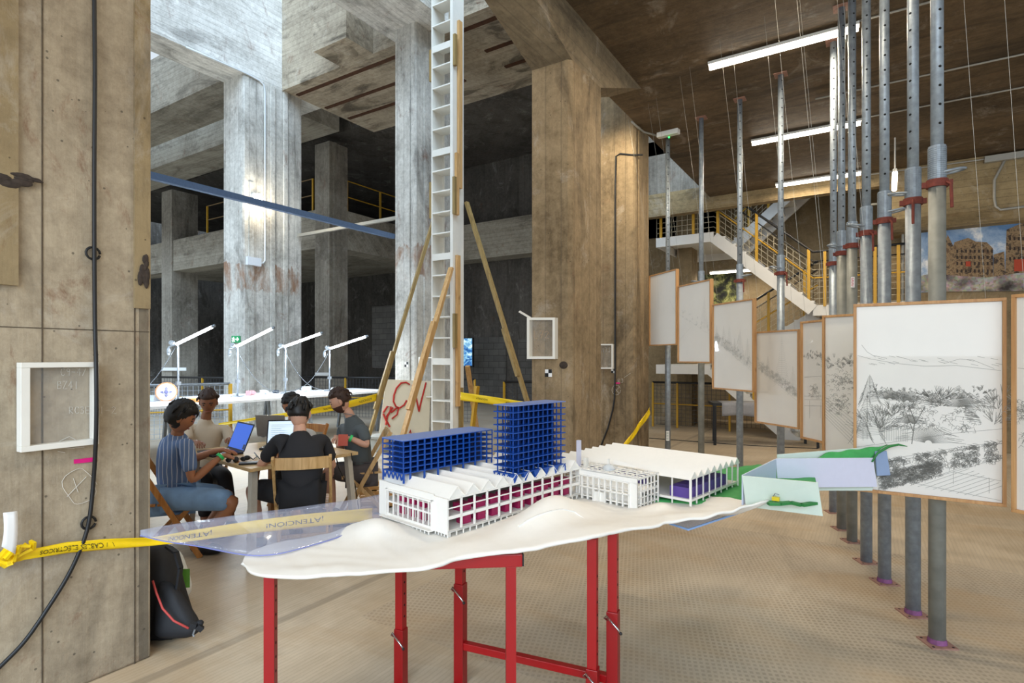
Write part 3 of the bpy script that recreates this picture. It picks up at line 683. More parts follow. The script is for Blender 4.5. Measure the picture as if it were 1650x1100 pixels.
# guard rails on the upper floor
def guard(pts, label):
    t = thing('guard_rail', label, 'railing', pts[0], 0, 'guard rails on the upper floor')
    for p in pts: g = G(); g.bar(p, (p[0], p[1], p[2]+1), .05, .05, (0, 1, 0)); g.out('post', YEL, t)
    for h in (.5, 1.0): g = G(); g.tube([(p[0], p[1], p[2]+h) for p in pts], .018, 6); g.out('rail', YEL if len(pts) > 2 else flat('rail_rust', '7a6240', .6, var=.1), t)
guard([(-13.7, 12.0, 6.07), (-13.7, 13.4, 6.07), (-13.7, 14.9, 6.07)], 'yellow guard rail on the upper floor left of the shelf tower')
x = PY(345, 370, 11.3).x; x2 = PY(359, 370, 11.3).x; xl = PY(322, 370, 11.3).x
guard([(xl+.5, 11.3, 6.07), (x2+.8, 11.3, 6.07)], 'short guard rail on the upper floor just left of the pale column')
x = PY(279, 370, 11.5).x; guard([(x, 11.4, 6.07), (x+.55, 11.9, 6.07)], 'small guard rail beside the far left dim column')
a, b = PY(487, 330, 11.3).x, PY(506, 330, 11.3).x; guard([(a-.3, 11.3, 6.07), (b-.05, 11.3, 6.07)], 'short guard rail on the upper floor against the dim column')
# black table behind the drawings
t = thing('black_table', 'black legged table with grey cloth behind the third drawing', 'table', PZ(1220, 715))
a, b = PZ(1152, 717), PZ(1318, 722); e = (b-a).normalized(); n = V((-e.y, e.x, 0)); L = (b-a).length; BK = flat('black_steel', '17181b', .5, var=0)
for u, s in ((0, 0), (L, 0), (.06, .55), (L-.05, .55)):
    q = a+e*u+n*s; g = G(); g.bar(q, q+V((0,0,.72)), .045, .045, (0, 1, 0)); g.out('leg', BK, t)
g = G(); g.panel(a-e*.04+V((0,0,.745)), b+e*.04+V((0,0,.745)), b+e*.04+n*.6+V((0,0,.745)), a-e*.04+n*.6+V((0,0,.745)), .05); g.out('table_top', BK, t)
g = G(); q = a+e*.12-n*.012; q2 = a+e*(L-.05)-n*.012
g.grid(lambda u, v: q.lerp(q2, u)+V((0, 0, .775-.24*v+.02*sin(u*9)*v))-n*.02*sin(u*23)*v, 30, 4); g.grid(lambda u, v: q.lerp(q2, u)+n*(.55*v)+V((0,0,.776+.003*sin(u*40))), 10, 3)
g.out('table_cloth', flat('grey_cloth', '8f8f93', .8, var=.06), t, smooth=True, solid=.004)
pipe('floor_cable', [PZ(1046, 706), PZ(1100, 710), PZ(1180, 716), PZ(1250, 720), PZ(1318, 723)], .012, BLK_M, 'black cable lying across the floor behind the props', 'cable')
# ================================================================ SITE MODEL ON TRESTLES
RZM = -R(10.7); O_ = P(722, 866, 2.4); Z0 = .835
MM = Matrix.Translation((O_.x, O_.y, Z0)) @ Matrix.Rotation(RZM, 4, 'Z')
def mthing(name, label, cat, x, y, z=0, group=None):
    p = MM @ V((x, y, z)); return thing(name, label, cat, p, RZM, group)
def mout(g, name, m, t, **k):   # geometry given in model coordinates (x right, y long side)
    g.b.transform(MM); return g.out(name, m, t, **k)
# ---- terrain
def crv(pts, z):
    q = [PZ(x, y, z) for x, y in pts]; return q
near = [PZ(x, y, z) for x, y, z in ((391,905,.83),(400,917,.83),(428,927,.83),(480,930,.83),(539,926,.83),(600,921,.83),(650,917,.83),(698,912,.832),(746,898,.835),(810,890,.842),(855,884,.85),(900,874,.86),(954,865,.868),(1006,853,.868),(1051,847,.868),(1080,840,.872),(1127,834,.885),(1172,824,.905),(1207,812,.928),(1239,805,.943))]
far = [PZ(x, y, .83+max(0, x-1100)*.00081) for x, y in ((391,903),(400,890),(428,878),(480,867),(539,857),(590,845),(620,830),(680,805),(740,790),(800,780),(850,778),(900,778),(954,780),(1006,782),(1051,784),(1085,787),(1127,790),(1172,795),(1207,800),(1239,804))]
def sam(c, u):
    x = u*(len(c)-1); i = min(int(x), len(c)-2); f = x-i
    p0, p1, p2, p3 = c[max(i-1, 0)], c[i], c[i+1], c[min(i+2, len(c)-1)]
    return .5*((2*p1)+(p2-p0)*f+(2*p0-5*p1+4*p2-p3)*f*f+(3*p1-p0-3*p2+p3)*f**3)
def G2(x, y, cx, cy, r1, r2, ang=0):
    dx, dy = x-cx, y-cy; c, s_ = cos(ang), sin(ang); u, v = dx*c+dy*s_, -dx*s_+dy*c; return math.exp(-(u*u/(r1*r1)+v*v/(r2*r2)))
hA, hB, hC, hD = P(606, 576, 2.50), P(888, 576, 2.66), P(1062, 576, 2.82), P(1170, 576, 2.95)
def zt(p, v, u=0):
    z = Z0-.006+max(0, p.z-.83)*max(math.exp(-(v/.35)**2), min(1, max(0, (u-.84)/.15)))
    z += .056*G2(p.x, p.y, hA.x, hA.y, .13, .10)+.108*G2(p.x, p.y, hB.x, hB.y, .115, .25, R(-5))
    z += .035*G2(p.x, p.y, hC.x, hC.y, .07, .10)+.012*G2(p.x, p.y, hD.x, hD.y, .1, .2)
    z += .012*math.exp(-((v-.12)/.1)**2)*sin(p.x*3+p.y*5)**2
    z += .0022*sin(p.x*31+sin(p.y*23)*2)*sin(p.y*37)
    return z
T = thing('site_model', 'white plaster landscape base of the architectural model, long wavy tongue on the red trestles', 'scale model', (O_.x, O_.y, .81))
g = G()
def tf(u, v):
    a, b = sam(near, u), sam(far, u); p = a.lerp(b, v); p.z = a.z; p.z = zt(p, v, u)-(.004*sin(u*120)*(1-v)**6 if u > .75 else 0); return p
g.grid(tf, 150, 40); g.out('terrain', WHITE, T, smooth=True, solid=.010, off=-1)
g = G()
for pts in (((836, 857), (850, 848), (868, 839), (888, 832), (905, 830)), ((868, 868), (888, 861), (908, 857), (925, 854)), ((905, 830), (925, 834), (940, 845), (945, 856))):
    q = []
    for x, y in pts:
        z_ = .86
        for _ in range(6): p = PZ(x, y-7, z_); p.z = .83; z_ = z_*.4+(zt(p, .4)+.010)*.6
        q.append(V((p.x, p.y, z_)))
    for m_ in range(len(q)-1): g.bar(q[m_], q[m_+1], .008, .024)
g.out('retaining_wall', WHITE, T)
g = G()
stn = [((1040, 806, .836), (1040, 765, .836)), ((1120, 811, .836), (1120, 755, .838)), ((1192, 806, .842), (1188, 752, .845)), ((1240, 809, .938), (1222, 748, .93)), ((1322, 809, .94), (1312, 762, .94))]
def gt(u, v):
    x = min(u*4, 3.999); i = int(x); f = x-i; A = PZ(*stn[i][0]).lerp(PZ(*stn[i+1][0]), f); B = PZ(*stn[i][1]).lerp(PZ(*stn[i+1][1]), f); p = A.lerp(B, v); p.z += .002*sin(u*40+v*9); return p
g.grid(gt, 40, 8)
g.out('green_terrain', GREEN, T, smooth=True, solid=.012, off=-1)
GP = flat('pale_green_card', 'c9d6ca', .55, var=.02); BP = flat('pale_blue_card', 'c3cbe0', .5, var=.02); LP = flat('lilac_card', 'cfcfe0', .5, var=.02)
def card(name, a, b, zt_, zb, m, th=.006, bb=None):
    (xa, da), (xb, db) = a, b; p, q = P(xa, 576, da), P(xb, 576, db); p2, q2 = (p, q) if bb is None else (P(bb[0][0], 576, bb[0][1]), P(bb[1][0], 576, bb[1][1]))
    g = G(); g.panel((p2.x, p2.y, zb), (q2.x, q2.y, zb), (q.x, q.y, zt_), (p.x, p.y, zt_), th); g.out(name, m, T)
card('card_wall', (1196, 2.667), (1318, 2.52), 1.043, .894, GP, bb=((1202, 2.68), (1326, 2.52)))
card('card_wall', (1196, 2.68), (1250, 3.11), 1.043, .90, BP)
card('card_wall', (1250, 3.11), (1406, 3.13), 1.045, .885, LP, bb=((1254, 3.11), (1413, 3.13)))
card('card_wall', (1252, 3.16), (1425, 3.14), 1.07, .90, GP, bb=((1254, 3.16), (1425, 3.14))) if False else None
g = G(); g.panel(P(1254, 790, 3.17), P(1405, 790, 3.165), P(1425, 718, 3.165), P(1252, 732, 3.17), .006); g.out('card_wall', GP, T)
card('card_wall', (1410, 3.135), (1428, 3.155), 1.08, .945, flat('slate_blue_card', '8fa3c4', .5, var=.02), bb=((1413, 3.135), (1434, 3.15)))
g = G()
A_, B_ = (P(1300, 742, 3.12), P(1404, 739, 3.14)), (P(1330, 730, 3.16), P(1430, 718, 3.16))
def gr(u, v):
    a = A_[0].lerp(A_[1], u); b = B_[0].lerp(B_[1], u); p = a.lerp(b, v); p.z += .012*sin(v*3)*u-.03*(1-u)*(1-v)+.004*sin(u*20)*v; return p
g.grid(gr, 20, 8)
g.out('green_slope', GREEN, T, smooth=True, solid=.005)
g = G(); g.prism([(P(1428, 719, 4.1).x, 0), (P(1428, 719, 4.1).x+.0, 0)], lambda u, v, t: (u, v, t), 0, 0) if False else None
g.tube([P(1405, 744, 3.12), P(1414, 730, 3.13), P(1432, 719, 3.13), P(1448, 716, 3.1), P(1462, 719, 3.07)], [.004, .006, .008, .006, .002], 8)
g.out('green_strip', flat('dark_green', '2d7a3c', .7, var=.1), T, smooth=True)
# rough dark green rim in front of the pale green card
g = G(); q = [PZ(x, y+2, .952) for x, y in ((1238, 808), (1256, 808), (1274, 806), (1292, 810), (1304, 808), (1319, 806))]
for i in range(len(q)-1): g.bar(q[i]-V((0,0,.004)), q[i+1]-V((0,0,.004)), .024, .012)
g.out('green_rim', flat('dark_green', '2d7a3c', .7), T)
ACR = flat('acrylic_clear', 'a9c6ee', .05, alpha=.38, var=0)
g = G(); q = [PZ(x, y, .80) for x, y in ((1078, 842), (1109, 852), (1200, 822), (1222, 808), (1130, 800))]
g.prism([(p.x, p.y) for p in q], lambda u, v, t: (u, v, t), .797, .803); g.out('acrylic_plate', ACR, T)
g = G(); q1 = [PZ(x, y, .80) for x, y in ((1078, 843), (1109, 853), (1200, 823))]
g.bar(q1[0], q1[1], .006, .008); g.bar(q1[1], q1[2], .006, .008); g.out('acrylic_edge', flat('acrylic_edge_blue', '8fb4ea', .2, var=0), T)
# under-frame carrying the card walls
FRM = flat('grey_batten', '8b8f96', .6, var=.05)
# clear curled plastic sheet
PLS = flat('clear_plastic', 'c9d0ea', .04, alpha=.30, var=0)
tp = crv([(226,858),(270,850),(330,841),(415,829),(470,822),(520,815),(570,808),(614,799)], .845); bt = crv([(226,859),(262,868),(320,876),(395,890),(445,889),(500,875),(555,858),(614,832)], .845)
g = G()
def pf(u, v):
    p = sam(tp, u).lerp(sam(bt, u), v); p.z = .848+.006*sin(u*15)*sin(v*3)-.012*v**4+.008*(1-v)**4; return p
g.grid(pf, 40, 12); g.out('plastic_sheet', PLS, T, smooth=True, solid=.0015)
g = G()
for k in range(30):
    a, b = pf(k/30*.99, 1), pf((k+1)/30*.99, 1); g.bar(a, b, .004, .004)
g.out('plastic_rim', flat('plastic_rim_blue', '8f97d8', .1, alpha=.6, var=0), T)
# ---- sawtooth roof helper (model coords): teeth along y
def saw(g, x0, x1, y0, y1, z, n, h, over=.006, drop=0):
    w_ = (y1-y0)/n
    for i in range(n):
        a = y0+i*w_; m_ = a+w_*.52
        for (p, q, hp, hq) in ((a, m_, 0, h), (m_, a+w_, h, 0)):
            A = [(x0, p, z+hp), (x0, q, z+hq), (x1, q, z+hq-drop*(1 if hq else 0)), (x1, p, z+hp-drop*(1 if hp else 0))]
            g.hexa([(v[0], v[1], v[2]-.003) for v in A]+A)
        g._f([g.b.verts.new(v) for v in ((x1-.004, a+.001, z), (x1-.004, a+w_-.001, z), (x1-.004, m_, z+h-.002))])
        g._f([g.b.verts.new(v) for v in ((x0+.004, a+.001, z), (x0+.004, a+w_-.001, z), (x0+.004, m_, z+h-.002))])
def cells(t, m, items, label=None):
    for (x0, x1, y0, y1, z0, z1) in items:
        g = G(); g.box(x0, x1, y0, y1, z0, z1)
        mout(g, 'partition_box', m, t)
# ---- hall 1
T1 = mthing('factory_hall_model', 'white sawtooth roofed hall model with magenta boxes inside, in front', 'building model', -.25, .47, 0)
g = G()
g.box(-.50, 0, 0, .94, .020, .026); g.box(-.50, -.004, .006, .94, .079, .084); g.box(-.50, -.11, .006, .94, .119, .122); mout(g, 'floor_slab', WHITE, T1)
g = G(); n = 12
for i in range(n+1):
    y = .94*i/n; g.box(-.008, 0, y-(.004 if i else 0), y+.004, .02 if i else 0, .162)
    g.box(-.508, -.50, max(0, y-.004), y+.004, .02, .162)
g.box(-.006, 0, 0, .94, .074, .088); g.box(-.006, 0, 0, .94, .156, .163); g.box(-.005, -.001, 0, .94, .119, .124); g.box(-.006, 0, 0, .94, .018, .027)
for i in range(24): y = .94*i/24+.01; g.box(-.006, -.001, y, y+.004, 0, .02)
mout(g, 'side_frame', WHITE, T1)
g = G()
g.box(-.094, 0, -.005, .002, .012, .163); g.box(-.508, -.435, -.005, .002, .005, .172); g.box(-.435, -.094, -.005, .002, .139, .170); g.box(-.435, -.094, -.005, .002, .012, .026)
g.box(-.445, -.085, -.014, -.004, .134, .142); g.box(-.102, -.092, -.014, -.004, .014, .142); g.box(-.444, -.436, -.014, -.004, .014, .142); g.box(-.47, -.09, -.03, -.004, .010, .015)
mout(g, 'gable_wall', WHITE, T1)
g = G(); g.box(-.435, -.094, .0, .006, .076, .084)
for i in range(1, 9): x = -.435+.341*i/9; g.box(x-.0035, x+.0035, -.002, .004, .025, .14)
for i in range(9): x = -.42+.341*i/9; g.box(x-.003, x+.003, .03, .034, .025, .078)
mout(g, 'gable_fin', WHITE, T1)
g = G()
for i in range(9): x = -.33+.028*i; g.box(x, x+.005, -.024, -.02, -.004, .012)
for i in range(5): x = -.085+.02*i; g.box(x, x+.005, -.003, .0, 0, .014)
mout(g, 'stilt', WHITE, T1)
g = G(); saw(g, -.508, 0, .006, .94, .163, 10, .046); mout(g, 'sawtooth_roof', WHITE, T1)
items = []
random.seed(5)
for k in range(4):
    items.append((-.40+k*.075, -.345+k*.075, .03, .07, .085, .125)); items.append((-.40+k*.075, -.345+k*.075, .03, .07, .027, .062))
for k in range(9):
    y = .10+k*.09; items.append((-.085, -.028, y, y+.058, .085, .118)); items.append((-.075, -.03, y+.012, y+.06, .027, .062))
cells(T1, MAG, items)
# ---- blue slab block
T2 = mthing('slab_block_model', 'low wide blue gridded slab block model on the sawtooth hall', 'building model', -.40, .29, .19)
xa, xb, ya, yb, za, zb = -.487, -.32, .0, .582, .225, .376
g = G()
for i in range(7): z = za+(zb-za)*i/6; g.box(xa, xb, ya, yb, z-.0025, z+.0025); mout(g, 'floor_plate', BLUE, T2); g = G()
g = G()
for i in range(15):
    y = ya+(yb-ya)*i/14
    for x in (xa, (xa+xb)/2, xb): g = G(); g.box(x-.003, x+.003, max(ya, y-.003), min(yb, y+.003), za, zb); mout(g, 'column', BLUE, T2)
g = G(); g.box((xa+xb)/2-.03, (xa+xb)/2-.026, ya+.045, yb-.08, za, zb)
for i in range(1, 12): y = ya+(yb-ya)*i/14; g.box(xa+.04, xb-.045, y-.0015, y+.0015, za, zb)
mout(g, 'shade_wall', flat('shade_navy', '0a2d66', .6), T2)  # dark walls added so the inside of the open grid looks shaded
g = G(); g.box(xa-.002, xb+.002, ya-.002, yb+.002, zb+.001, zb+.005); mout(g, 'roof_plate', flat('blue_sheen', '6d82bb', .45, var=.04), T2)  # lighter blue paints the sheen on the roof
for j in range(5):
    x = xa+(xb-xa)*j/5; g = G(); g.bar((x, ya+.003, za), (x+.0167, ya+.003, .192), .005, .005); g.bar((x+.033, ya+.003, za), (x+.0167, ya+.003, .192), .005, .005); mout(g, 'truss_leg', BLUE, T2)
for i in range(7):
    y = ya+(yb-ya)*(i*2+1)/14; g = G(); g.box(xb-.004, xb+.002, y-.004, y+.004, .166+.046*.35, za); mout(g, 'stub_leg', BLUE, T2)
for bx_ in ((xb-.004, xb+.002, ya, ya+.008, .18, za), (xa-.002, xa+.004, ya, ya+.006, .175, za), (xb-.005, xb+.001, yb-.006, yb, .2, za)): g = G(); g.box(*bx_); mout(g, 'stub_leg', BLUE, T2)
# ---- blue tower
T3 = mthing('tower_block_model', 'tall blue tower block model of eleven thin floor plates on the sawtooth hall', 'building model', -.066, .61, .19)
xa, xb, ya, yb, za, zb = -.137, .0, .408, .80, .204, .533
for i in range(11):
    z = za+(zb-za)*i/10; g = G(); g.box(xa, xb, ya, yb+.012, z-.0022, z+.0022)
    mout(g, 'floor_plate', BLUE if i < 10 else flat('blue_sheen', '6d82bb', .45, var=.04), T3)  # top plate in lighter blue, its sheen put into the colour
g = G()
for i in range(2, 10): y = ya+(yb-ya)*(i+.5)/11; g.box(xa+.04, xb-.036, y-.0012, y+.0012, za, zb)
g.box(xa+.06, xa+.064, ya+.05, yb-.05, za, zb); mout(g, 'shade_wall', flat('shade_navy', '0a2d66', .6), T3)  # added core in darker blue, standing for shade between the plates
g = G()
for i in range(11):
    y = ya+.014+(yb-ya-.022)*i/10
    for x in (xa+.016, (xa+xb)/2, xb-.016): g = G(); g.box(x-.0025, x+.0025, y-.0025, y+.0025, za, zb); mout(g, 'column', BLUE, T3)
for i in range(5):
    y = ya+.0+(yb-ya)*i/5+.0; w_ = (yb-ya)/5
    for x in (xb-.002,):
        g = G(); g.prism([(y-.004, za), (y+w_*.5, za), (y+w_*.2-.006, .158)], lambda u, v, t: (t, u, v), x-.02, x); mout(g, 'truss_leg', BLUE, T3)
for j in range(4):
    x = xa+(xb-xa)*j/4; g = G(); g.bar((x, ya+.003, za), (x+.017, ya+.003, .172), .005, .005); g.bar((x+.034, ya+.003, za), (x+.017, ya+.003, .172), .005, .005); mout(g, 'truss_leg', BLUE, T3)
g = G(); g.bar((xb-.003, yb+.01, za), (xb-.003, yb-.012, .19), .006, .006); g.bar((xb-.003, yb+.01, za), (xb-.003, yb+.012, .168), .006, .006)
mout(g, 'truss_leg', BLUE, T3)
# ---- middle building with fins
T4 = mthing('finned_building_model', 'small white model building with vertical fins, between the two sawtooth halls', 'building model', .15, 1.05, 0)
g = G(); x0, x1, y0, y1 = -.06, .352, .948, 1.16
g.box(x0, x1, y0, y1, .012, .018); g.box(x0, x1-.004, y0+.01, y1, .075, .079)
g.box(x0+.02, x1-.0, y0-.003, y0+.003, .125, .160); g.box(x1-.045, x1, y0-.003, y0+.003, -.005, .13); g.box(.09, .16, y0-.002, y0+.002, -.005, .05)
g.box(x0+.02, x1, y0+.04, y0+.044, .018, .11)
mout(g, 'front_wall', WHITE, T4)
g = G()
for i in range(11): x = x0+(x1-.045-x0)*i/10; g.box(x-.0035, x+.0035, y0-.012, y0, .0, .128)
g.box(x0, x1-.04, y0-.012, y0, .063, .069); g.box(x0, x1-.04, y0-.012, y0, .124, .130)
mout(g, 'fin', WHITE, T4)
g = G()
for i in range(7): y = y0+(y1-y0)*i/6; g.box(x1-.006, x1, y-.003, y+.003, 0, .15)
for z in (.05, .085, .11, .146): g.box(x1-.006, x1, y0, y1, z-.002, z+.003)
for i in range(6): y = y0+(y1-y0)*i/5; g.box(x0-.10, x1, y-.003, y+.003, .152, .157)
for i in range(9): x = x0-.1+(x1-x0+.1)*i/8; g.box(x-.003, x+.003, y0, y1, .152, .157); g.box(x-.003, x+.003, y1-.006, y1, 0, .155)
mout(g, 'lattice_frame', WHITE, T4)
g = G(); g.box(x0+.13, x0+.14, y1-.06, y1-.05, .15, .2); g.panel((x0+.14, y1-.02, .165), (x1-.05, y1-.05, .165), (x1-.08, y1-.02, .167), (x0+.14, y1-.0, .19), .003); mout(g, 'canopy', WHITE, T4)
g = G()
for (cx, cy, h, w_) in ((-.075, 1.03, .297, .010),): g.box(cx-w_, cx+w_, cy-w_, cy+w_, .0, h)
mout(g, 'chimney', LP, T4)
g = G(); g.box(-.035, -.015, 1.02, 1.04, .0, .205); mout(g, 'chimney', WPAINT, T4)
g = G(); g.ell((.12, 1.04, .158), (.035, .035, .028), 16, 8); mout(g, 'dome', flat('clear_dome', 'dfe6ea', .05, alpha=.45, var=0), T4, smooth=True)
# connector lattice
g = G()
for i in range(4):
    y = .955+.05*i
    for x in (-.12, -.07): g.box(x-.003, x+.003, y, y+.006, 0, .12)
    g.box(-.14, -.05, y, y+.006, .06, .064); g.box(-.14, -.05, y, y+.006, .116, .12)
mout(g, 'connector_frame', WHITE, T4)
# ---- hall 2
T5 = mthing('factory_hall_model', 'white sawtooth roofed hall model with purple boxes inside, further back on the right', 'building model', .1, 1.48, 0)
x0, x1, y0, y1 = -.322, .522, 1.18, 1.80
g = G(); g.box(x0, x1, y0, y1, .026, .031); g.box(x1-.006, x1+.002, y0, y1, .022, .034); g.box(x0, x1, y0-.002, y0+.006, .022, .034); mout(g, 'floor_slab', WHITE, T5)
g = G()
for i in range(9): y = y0+(y1-y0)*i/8; g.box(x1-.006, x1, y, y+.006, .0, .14)
for i in range(9): x = x0+(x1-x0)*i/8; g.box(x, x+.006, y0, y0+.006, .0, .14); g.box(x, x+.006, y1-.006, y1, .0, .14)
g.box(x1-.006, x1, y0, y1, .134, .14); g.box(x0, x1, y0, y0+.006, .134, .14)
mout(g, 'side_frame', WHITE, T5)
g = G(); saw(g, x0-.01, x1+.008, y0-.01, y1+.01, .14, 8, .036); mout(g, 'sawtooth_roof', WHITE, T5)
items = [(x1-.13, x1-.02, y0+.03+.062*k, y0+.03+.062*k+.056, .031, .085) for k in range(8)]+[(x0+.05+.085*k, x0+.12+.085*k, y0+.03, y0+.08, .06, .118) for k in range(6)]
cells(T5, PURP, items)
# ---- yellow clip and the little arrow pin
t = thing('binder_clip', 'small yellow binder clip holding the white tip to the green card', 'clip', PZ(1250, 805, .95))
g = G(); p = PZ(1250, 805, .95); g.box(p.x-.016, p.x+.016, p.y-.01, p.y+.012, p.z-.004, p.z+.014); g.out('clip_body', flat('clip_yellow', 'd8c21c', .4, var=0), t, bevel=.002)
g = G()
for s_, dz in ((1, .03), (-1, -.014)): g.tube([p+V((-.012, 0, .012 if s_ > 0 else 0)), p+V((-.002, -.005, dz)), p+V((.014, 0, dz*.8))], .0022, 6)
g.out('clip_handle', STEEL, t)
# ---- trestles
REDP = flat('red_powder_coat', '9c0a10', .35, var=.05, nsc=6, spec=.5); REDD = flat('red_sleeve', '8e080d', .38, var=.05)
CHR = flat('chrome', 'c9ccd0', .18, 1, var=0)
def trestle(legs, zb, lab, sleeve=None, stret=None, barx=None, w_=.040, back=0, cut=0, ztop=None):
    a = P(legs[0][0], 576, legs[0][1]); b = P(legs[-1][0], 576, legs[-1][1]); a.z = b.z = 0; e = (b-a).normalized(); n = V((-e.y, e.x, 0))
    t = thing('trestle', lab, 'trestle', ((a.x+b.x)/2, (a.y+b.y)/2, 0), 0, 'red adjustable trestles')
    pos = []
    for (x, d) in legs:
        p = P(x, 576, d); p.z = 0; pos.append(p)
        if sleeve:
            g = G(); g.bar(p+V((0,0,.0)), p+V((0,0,sleeve)), .050, .050, n); slv = g.out('sleeve', REDD, t, bevel=.003)
        g = G(); g.bar(p+V((0,0,(sleeve or 0)+.0005)), p+V((0,0,(ztop or {}).get(x, zb-.05))), w_, w_, n); g.mi = 1
        z = (sleeve or .1)+.06
        while z < zb-.08:
            g.ell(p+e*(w_/2)+V((0,0,z)), (.0015, .006, .006), 8, 4, rot=Matrix.Rotation(math.atan2(e.y, e.x), 3, 'Z')); z += .055
        g.out('leg', [REDP, HOLE], t, bevel=.003)
        if sleeve:
            g = G(); c = p+V((0,0,sleeve-.035)); f_ = -n if n.dot(p) > 0 else n
            q = c+f_*.026+e*.0
            g.tube([q-e*.02, q-e*.03+V((0,0,.012))+f_*.012, q-e*.02+V((0,0,.028))+f_*.02, q+e*.03-V((0,0,.02))+f_*.022, q+e*.042-V((0,0,.035))+f_*.022], .0042, 8); g.out('locking_pin', CHR, slv, smooth=True)
            g = G(); g.ell(q+e*.044-V((0,0,.037))+f_*.022, (.007, .007, .007), 8, 6); g.out('pin_cap', BLK_M, slv)
    bx = barx or (0, 0); A = pos[0]-e*bx[0]; B = pos[-1]+e*bx[1]; B = B.lerp(A, cut)+n*back; A = A+n*back
    g = G(); g.bar(A+V((0,0,zb-.025)), B+V((0,0,zb-.025)), .045, .05); tb_ = g.out('top_bar', REDP, t, bevel=.003)
    g = G(); g.bar(B+V((0,0,zb-.025)), B+e*.006+V((0,0,zb-.025)), .042, .046); g.out('end_cap', BLK_M, tb_)
    if stret:
        g = G(); g.bar(pos[0]+V((0,0,stret)), pos[-1]+V((0,0,stret)), .035, .035); g.out('stretcher', REDP, t, bevel=.003)
    for p in (pos[0], pos[-1]): g = G(); g.bar(p+V((0,0,.012)), p-n*.22+V((0,0,.012)), .04, .024); g.out('foot_bar', REDP, t)
    return t
trestle([(436, 2.20), (823, 2.28)], .812, 'front red trestle with a black end cap on its bar and perforated legs', barx=(.02, .045))
trestle([(646, 2.75), (955, 2.40)], .806, 'middle red trestle with chrome pins, its bar hidden beneath the white landscape', sleeve=.285, barx=(.02, .0), back=.22, cut=.2, ztop={646: .80, 955: .835})
trestle([(742, 2.76), (988, 2.46)], .806, 'red trestle with a low stretcher between its sleeved legs, chrome lever on the left one', sleeve=.50, stret=.20, barx=(.02, .0), back=.22, cut=.35, ztop={742: .80, 988: .845})
# ================================================================ WRITING HELPERS
def textpolys(body):
    c = bpy.data.curves.new('t', 'FONT'); c.body = body; c.align_x = 'CENTER'; c.align_y = 'CENTER'; c.resolution_u = 3
    o = bpy.data.objects.new('t', c); COL.objects.link(o); dg = bpy.context.evaluated_depsgraph_get(); dg.update()
    me = bpy.data.meshes.new_from_object(o.evaluated_get(dg)); v = [p.co.copy() for p in me.vertices]; f = [list(p.vertices) for p in me.polygons]
    bpy.data.objects.remove(o); bpy.data.curves.remove(c); bpy.data.meshes.remove(me); return v, f
def textgeo(g, body, fn):
    v, f = textpolys(body); vs = [g.b.verts.new(fn(p.x, p.y)) for p in v]
    for q in f: g._f([vs[i] for i in q])
CHALK = flat('chalk', 'd6d0c4', .9, var=0)
def strokes(name, lines, fn, w_, m, label, cat, thick=.001, parent=None):
    g = G()
    for ln in lines:
        p = [V(fn(x, y)) for x, y in ln]
        g.tube(p, w_, 5)
    return g.out(name, m, parent, label=label, cat=cat)
LET = {'C': [[(.9,.8),(.6,1),(.2,.9),(0,.5),(.2,.1),(.6,0),(.9,.2)]], '9': [[(.8,.6),(.4,.5),(.1,.75),(.4,1),(.8,.85),(.7,0)]], '4': [[(.6,0),(.6,1),(0,.35),(.9,.35)]], '1': [[(.5,0),(.5,1)]],
       'B': [[(0,0),(0,1),(.6,.95),(.7,.7),(0,.5),(.8,.4),(.8,.1),(0,0)]], 'Z': [[(0,1),(.8,1),(0,0),(.9,0)]], '2': [[(0,.8),(.4,1),(.8,.8),(0,0),(.9,0)]], 'R': [[(0,0),(0,1),(.7,.9),(.6,.55),(0,.5),(.8,0)]],
       '3': [[(0,.9),(.6,1),(.7,.7),(.2,.55),(.8,.4),(.6,0),(0,.1)]], 'E': [[(.8,1),(0,1),(0,0),(.8,0)],[(0,.5),(.6,.5)]], 'L': [[(0,1),(0,0),(.7,0)]], '7': [[(0,1),(.8,1),(.3,0)],[(.1,.5),(.7,.5)]], '0': [[(.4,1),(0,.5),(.4,0),(.8,.5),(.4,1)]], '/': [[(0,0),(.8,1)]], '-': [[(0,.5),(.8,.5)]], 'M': [[(0,0),(0,1),(.4,.5),(.8,1),(.8,0)]]}
def word(s, x, y, w_, h):  # pixel space strokes, baseline y
    out = []
    for i, c in enumerate(s):
        for l in LET.get(c, []): out.append([(x+i*w_*1.25+a*w_, y-b*h) for a, b in l])
    return out
# ================================================================ LEFT PILLAR: frame, tape, chalk, cable
XF = -3.248
t = thing('box_frame', 'white box frame with a glass pane mounted on the near left pillar', 'frame', PX(95, 730, XF))
yl, yr = PX(33, 583, XF+.05).y, PX(159, 583, XF+.05).y; zt_ = 1.6-7*2.87/910; zb_ = PX(159, 715, XF+.05).z
g = G(); b_ = .042
for (a0, a1, z0, z1) in ((yl, yr, zt_-.024, zt_), (yl, yr, zb_, zb_+.026), (yl, yl+b_*.8, zb_+.026, zt_-.024), (yr-b_*.5, yr, zb_+.026, zt_-.024)): g.box(XF+.001, XF+.055, a0, a1, z0, z1)
g.out('frame', WPAINT, t, bevel=.002)
g = G(); g.box(XF+.036, XF+.039, yl+.03, yr-.02, zb_+.026, zt_-.024); g.out('glass_pane', flat('glass', 'e8eef0', .02, alpha=.05, var=0), t)
fx = lambda x, y: PX(x, y, XF+.002)
strokes('chalk_mark', word('C9-4/', 98, 605, 7, 12)+word('BZ41', 93, 626, 7, 12)+word('RC3E', 112, 666, 7, 11)+word('1-2', 160, 666, 8, 11), fx, .0011, CHALK, 'faint chalk codes on the pillar behind the box frame', 'chalk writing')
circ = [(128+25*cos(a*.31)+4*sin(a), 783+29*sin(a*.31)) for a in range(21)]
